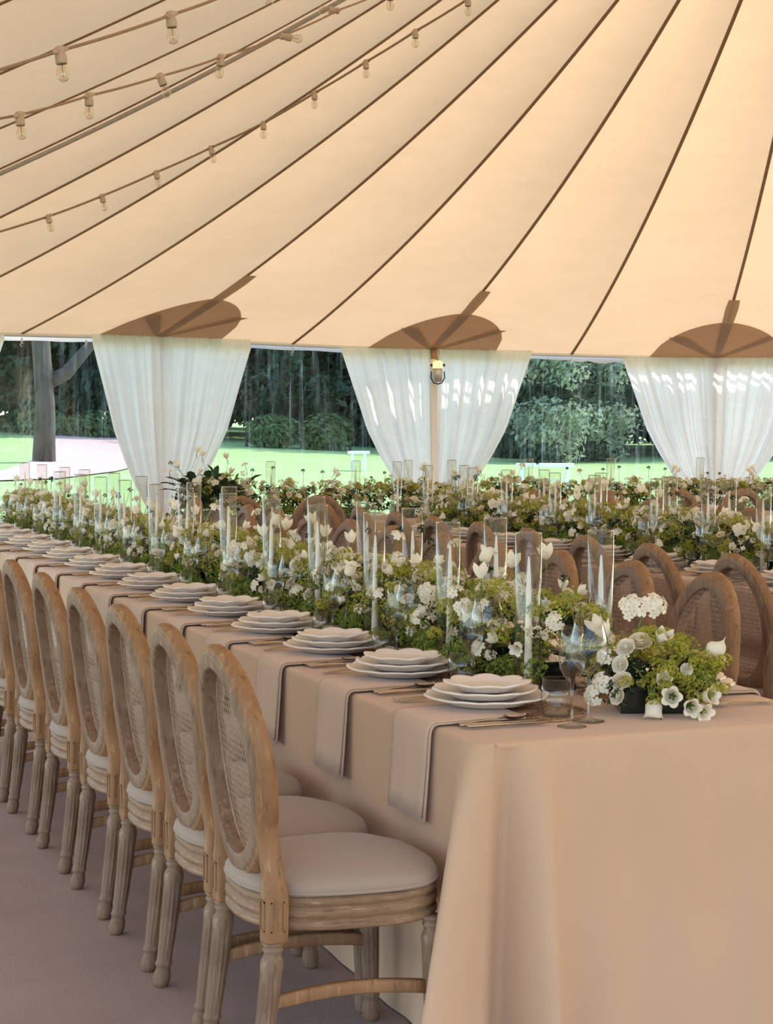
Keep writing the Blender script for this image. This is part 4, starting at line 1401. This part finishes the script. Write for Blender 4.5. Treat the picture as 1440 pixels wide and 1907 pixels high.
# ------------------------------------------------------------ trees, hedge and rails outside
def blob_leaves(m, mat, c, R_, n_, r, rnd):
    m.mat(mat)
    for _ in range(n_):
        d = Vector((rnd.gauss(0, 1), rnd.gauss(0, 1), rnd.gauss(0, 1))).normalized(); q = rnd.random() ** .4
        p = Vector(c) + Vector((d.x * R_[0] * q, d.y * R_[1] * q, d.z * R_[2] * q))
        nrm = (d + Vector((rnd.gauss(0, .6), rnd.gauss(0, .6), rnd.gauss(.3, .5)))).normalized()
        t1 = nrm.cross(Vector((rnd.random(), rnd.random(), .3))).normalized(); t2 = nrm.cross(t1); rr = r * rnd.uniform(.6, 1.4)
        i0 = len(m.v)
        m.v += [tuple(p + t1 * rr), tuple(p + t2 * rr * .5), tuple(p - t1 * rr), tuple(p - t2 * rr * .5)]; m.face(i0, i0 + 1, i0 + 2, i0 + 3)
def make_tree(seed, kind):
    rnd = random.Random(seed); root = empty('tree')
    m = mb('bark'); H = 7
    tr = [(0, 0, -.3), (.1, 0, 1.5), (.0, .1, 4), (.2, 0, H)]
    m.tube(tr, [.32, .26, .2, .12], 10)
    for k in range(8):
        a = rnd.uniform(0, 6.28); z = rnd.uniform(1.4, 6); L_ = rnd.uniform(1.5, 3)
        m.tube([(0, 0, z), (cos(a) * L_ * .5, sin(a) * L_ * .5, z + .5), (cos(a) * L_, sin(a) * L_, z + rnd.uniform(-.3, 1.4))], [.09, .06, .02], 6)
    m.build('trunk', root)
    m = MB(); main = {'dark': 'tree_leaf', 'pale': 'tree_leaf_highlight', 'mix': 'tree_leaf'}[kind]
    for k in range(60):
        a = rnd.uniform(0, 6.28); rad = rnd.uniform(.2, 3.4); z = rnd.uniform(.9, 9.5)
        rad *= (1.0 if z < 6 else .6)
        mt = main if rnd.random() < {'dark': 1, 'mix': .8, 'pale': .55}[kind] else ('tree_leaf' if kind == 'pale' else 'tree_leaf_highlight')  # paler blobs stand for highlights in the crown
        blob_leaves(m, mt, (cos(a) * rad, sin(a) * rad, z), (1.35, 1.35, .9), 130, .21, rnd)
    o = m.build('crown', root, smooth=False); o['kind'] = 'stuff'
    root['category'] = 'tree'
    return Proto(root)
TP = {'dark': make_tree(1, 'dark'), 'pale': make_tree(2, 'pale'), 'mix': make_tree(3, 'mix')}
jt2 = random.Random(8)
trees = []
for row, (Z, n_, step) in enumerate(((66, 13, 3.6), (74, 13, 4.0), (84, 14, 4.6))):
    for k in range(n_):
        X = (k - n_ / 2) * step + row * 1.3 + jt2.uniform(-.7, .7) + 1.5
        trees.append((Z + jt2.uniform(-2, 2), X, row, k))
for (Z, X, row, k) in trees:
    kd = 'mix' if (k + row) % 4 == 1 else 'dark'
    TP[kd].place(W(Z, X, land(Z, X) - .1), jt2.uniform(0, 6), '%s tree, %s from the left in the %s row of woods' % ('dark leafy' if kd == 'dark' else 'dark tree with highlights coloured into leaves,', ORD[k], ('front', 'middle', 'rear')[row]), 'woodland trees beyond the lawn', scale=jt2.uniform(.9, 1.15))
for X, Z, lb in ((5.4, 57, 'young tree, highlights coloured into its leaves, seen through the right clear window'), (7.2, 60, 'young tree beside the first, highlights coloured into its leaves, right clear window')):
    TP['pale'].place(W(Z, X, land(Z, X) - .1), 1.0, lb, 'young trees with coloured-in highlights beyond the lawn', scale=.5)
# big trunk seen through the left window
e = empty('tree', W(45, -8.45, land(45, -8.45) - .1)); tag(e, 'broad dark tree trunk with a leaning bough, in the left window', 'tree')
m = mb('bark'); m.tube([(0, 0, 0), (.05, 0, 1.5), (-.1, 0, 4), (0, 0, 7)], [.30, .24, .22, .2], 12); m.build('trunk', e)
m = mb('bark'); m.tube([(-.02, 0, 2.0), (.6, .1, 2.3), (1.3, .2, 3.1), (1.9, .3, 3.9)], [.2, .17, .13, .08], 8); m.build('bough', e)
def hedge(name, pts, w, h, lb, n_=900, mat='hedge', r=.10):
    rnd = random.Random(len(lb)); e = empty(name, W(pts[0][0], pts[0][1], 0)); m = MB(); base = e.location
    for i in range(len(pts) - 1):
        (Za, Xa), (Zb, Xb) = pts[i], pts[i + 1]; L_ = sqrt((Za - Zb) ** 2 + (Xa - Xb) ** 2); k = max(1, int(L_ / (w * .8)))
        for j in range(k):
            t = (j + .5) / k; Z, X = lerp(Za, Zb, t), lerp(Xa, Xb, t)
            c = W(Z, X, land(Z, X)) - base + Vector((0, 0, h * .45))
            blob_leaves(m, mat, c, (w * .75, w * .75, h * .55 * rnd.uniform(.8, 1.15)), n_, r, rnd)
    o = m.build('leaves', e, smooth=False); o['kind'] = 'stuff'
    m = mb('bark')
    for i in range(len(pts)):
        Z, X = pts[i]; c = W(Z, X, land(Z, X)) - base
        m.tube([c, c + Vector((0, 0, h * .5))], [.05, .02], 6)
    m.build('stems', e)
    tag(e, lb, 'hedge')
hedge('hedge', [(60, -4.6), (60, -2.8), (60, -1.2)], 1.3, 1.15, 'mid-green clipped hedge across the middle window, beyond the lawn', 1100)
hedge('hedge', [(62, -12.5), (62, -10.8), (62, -9)], 1.4, .9, 'light green low hedge behind the gravel drive, left window', 900)
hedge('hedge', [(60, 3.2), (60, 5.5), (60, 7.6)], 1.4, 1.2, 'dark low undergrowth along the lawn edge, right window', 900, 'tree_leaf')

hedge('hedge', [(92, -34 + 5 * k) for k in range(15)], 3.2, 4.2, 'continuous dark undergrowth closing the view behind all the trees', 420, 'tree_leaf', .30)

def rail(Z, X, w, h, lb, d=.35):
    e = empty('rail_bench', W(Z, X, land(Z, X)), -TH)
    m = mb('white_paint'); m.box(-w / 2, w / 2, -d / 2, d / 2, h - .07, h); m.build('top_board', e, smooth=False)
    for s in (-1, 1):
        for q in (-1, 1):
            m = mb('white_paint'); m.box(s * (w / 2 - .12) - .035, s * (w / 2 - .12) + .035, q * (d / 2 - .06) - .03, q * (d / 2 - .06) + .03, -.05, h - .07); m.build('leg', e, smooth=False)
    m = mb('white_paint'); m.box(-w / 2 + .1, w / 2 - .1, -.02, .02, h * .4, h * .4 + .04); m.build('cross_bar', e, smooth=False)
    tag(e, lb, 'bench', 'white benches on the lawn')
rail(38, 3.30, 1.18, .62, 'white slatted bench on the lawn seen through the right window')
rail(46, -.70, .55, .50, 'small white bench on the lawn beside the middle curtain')
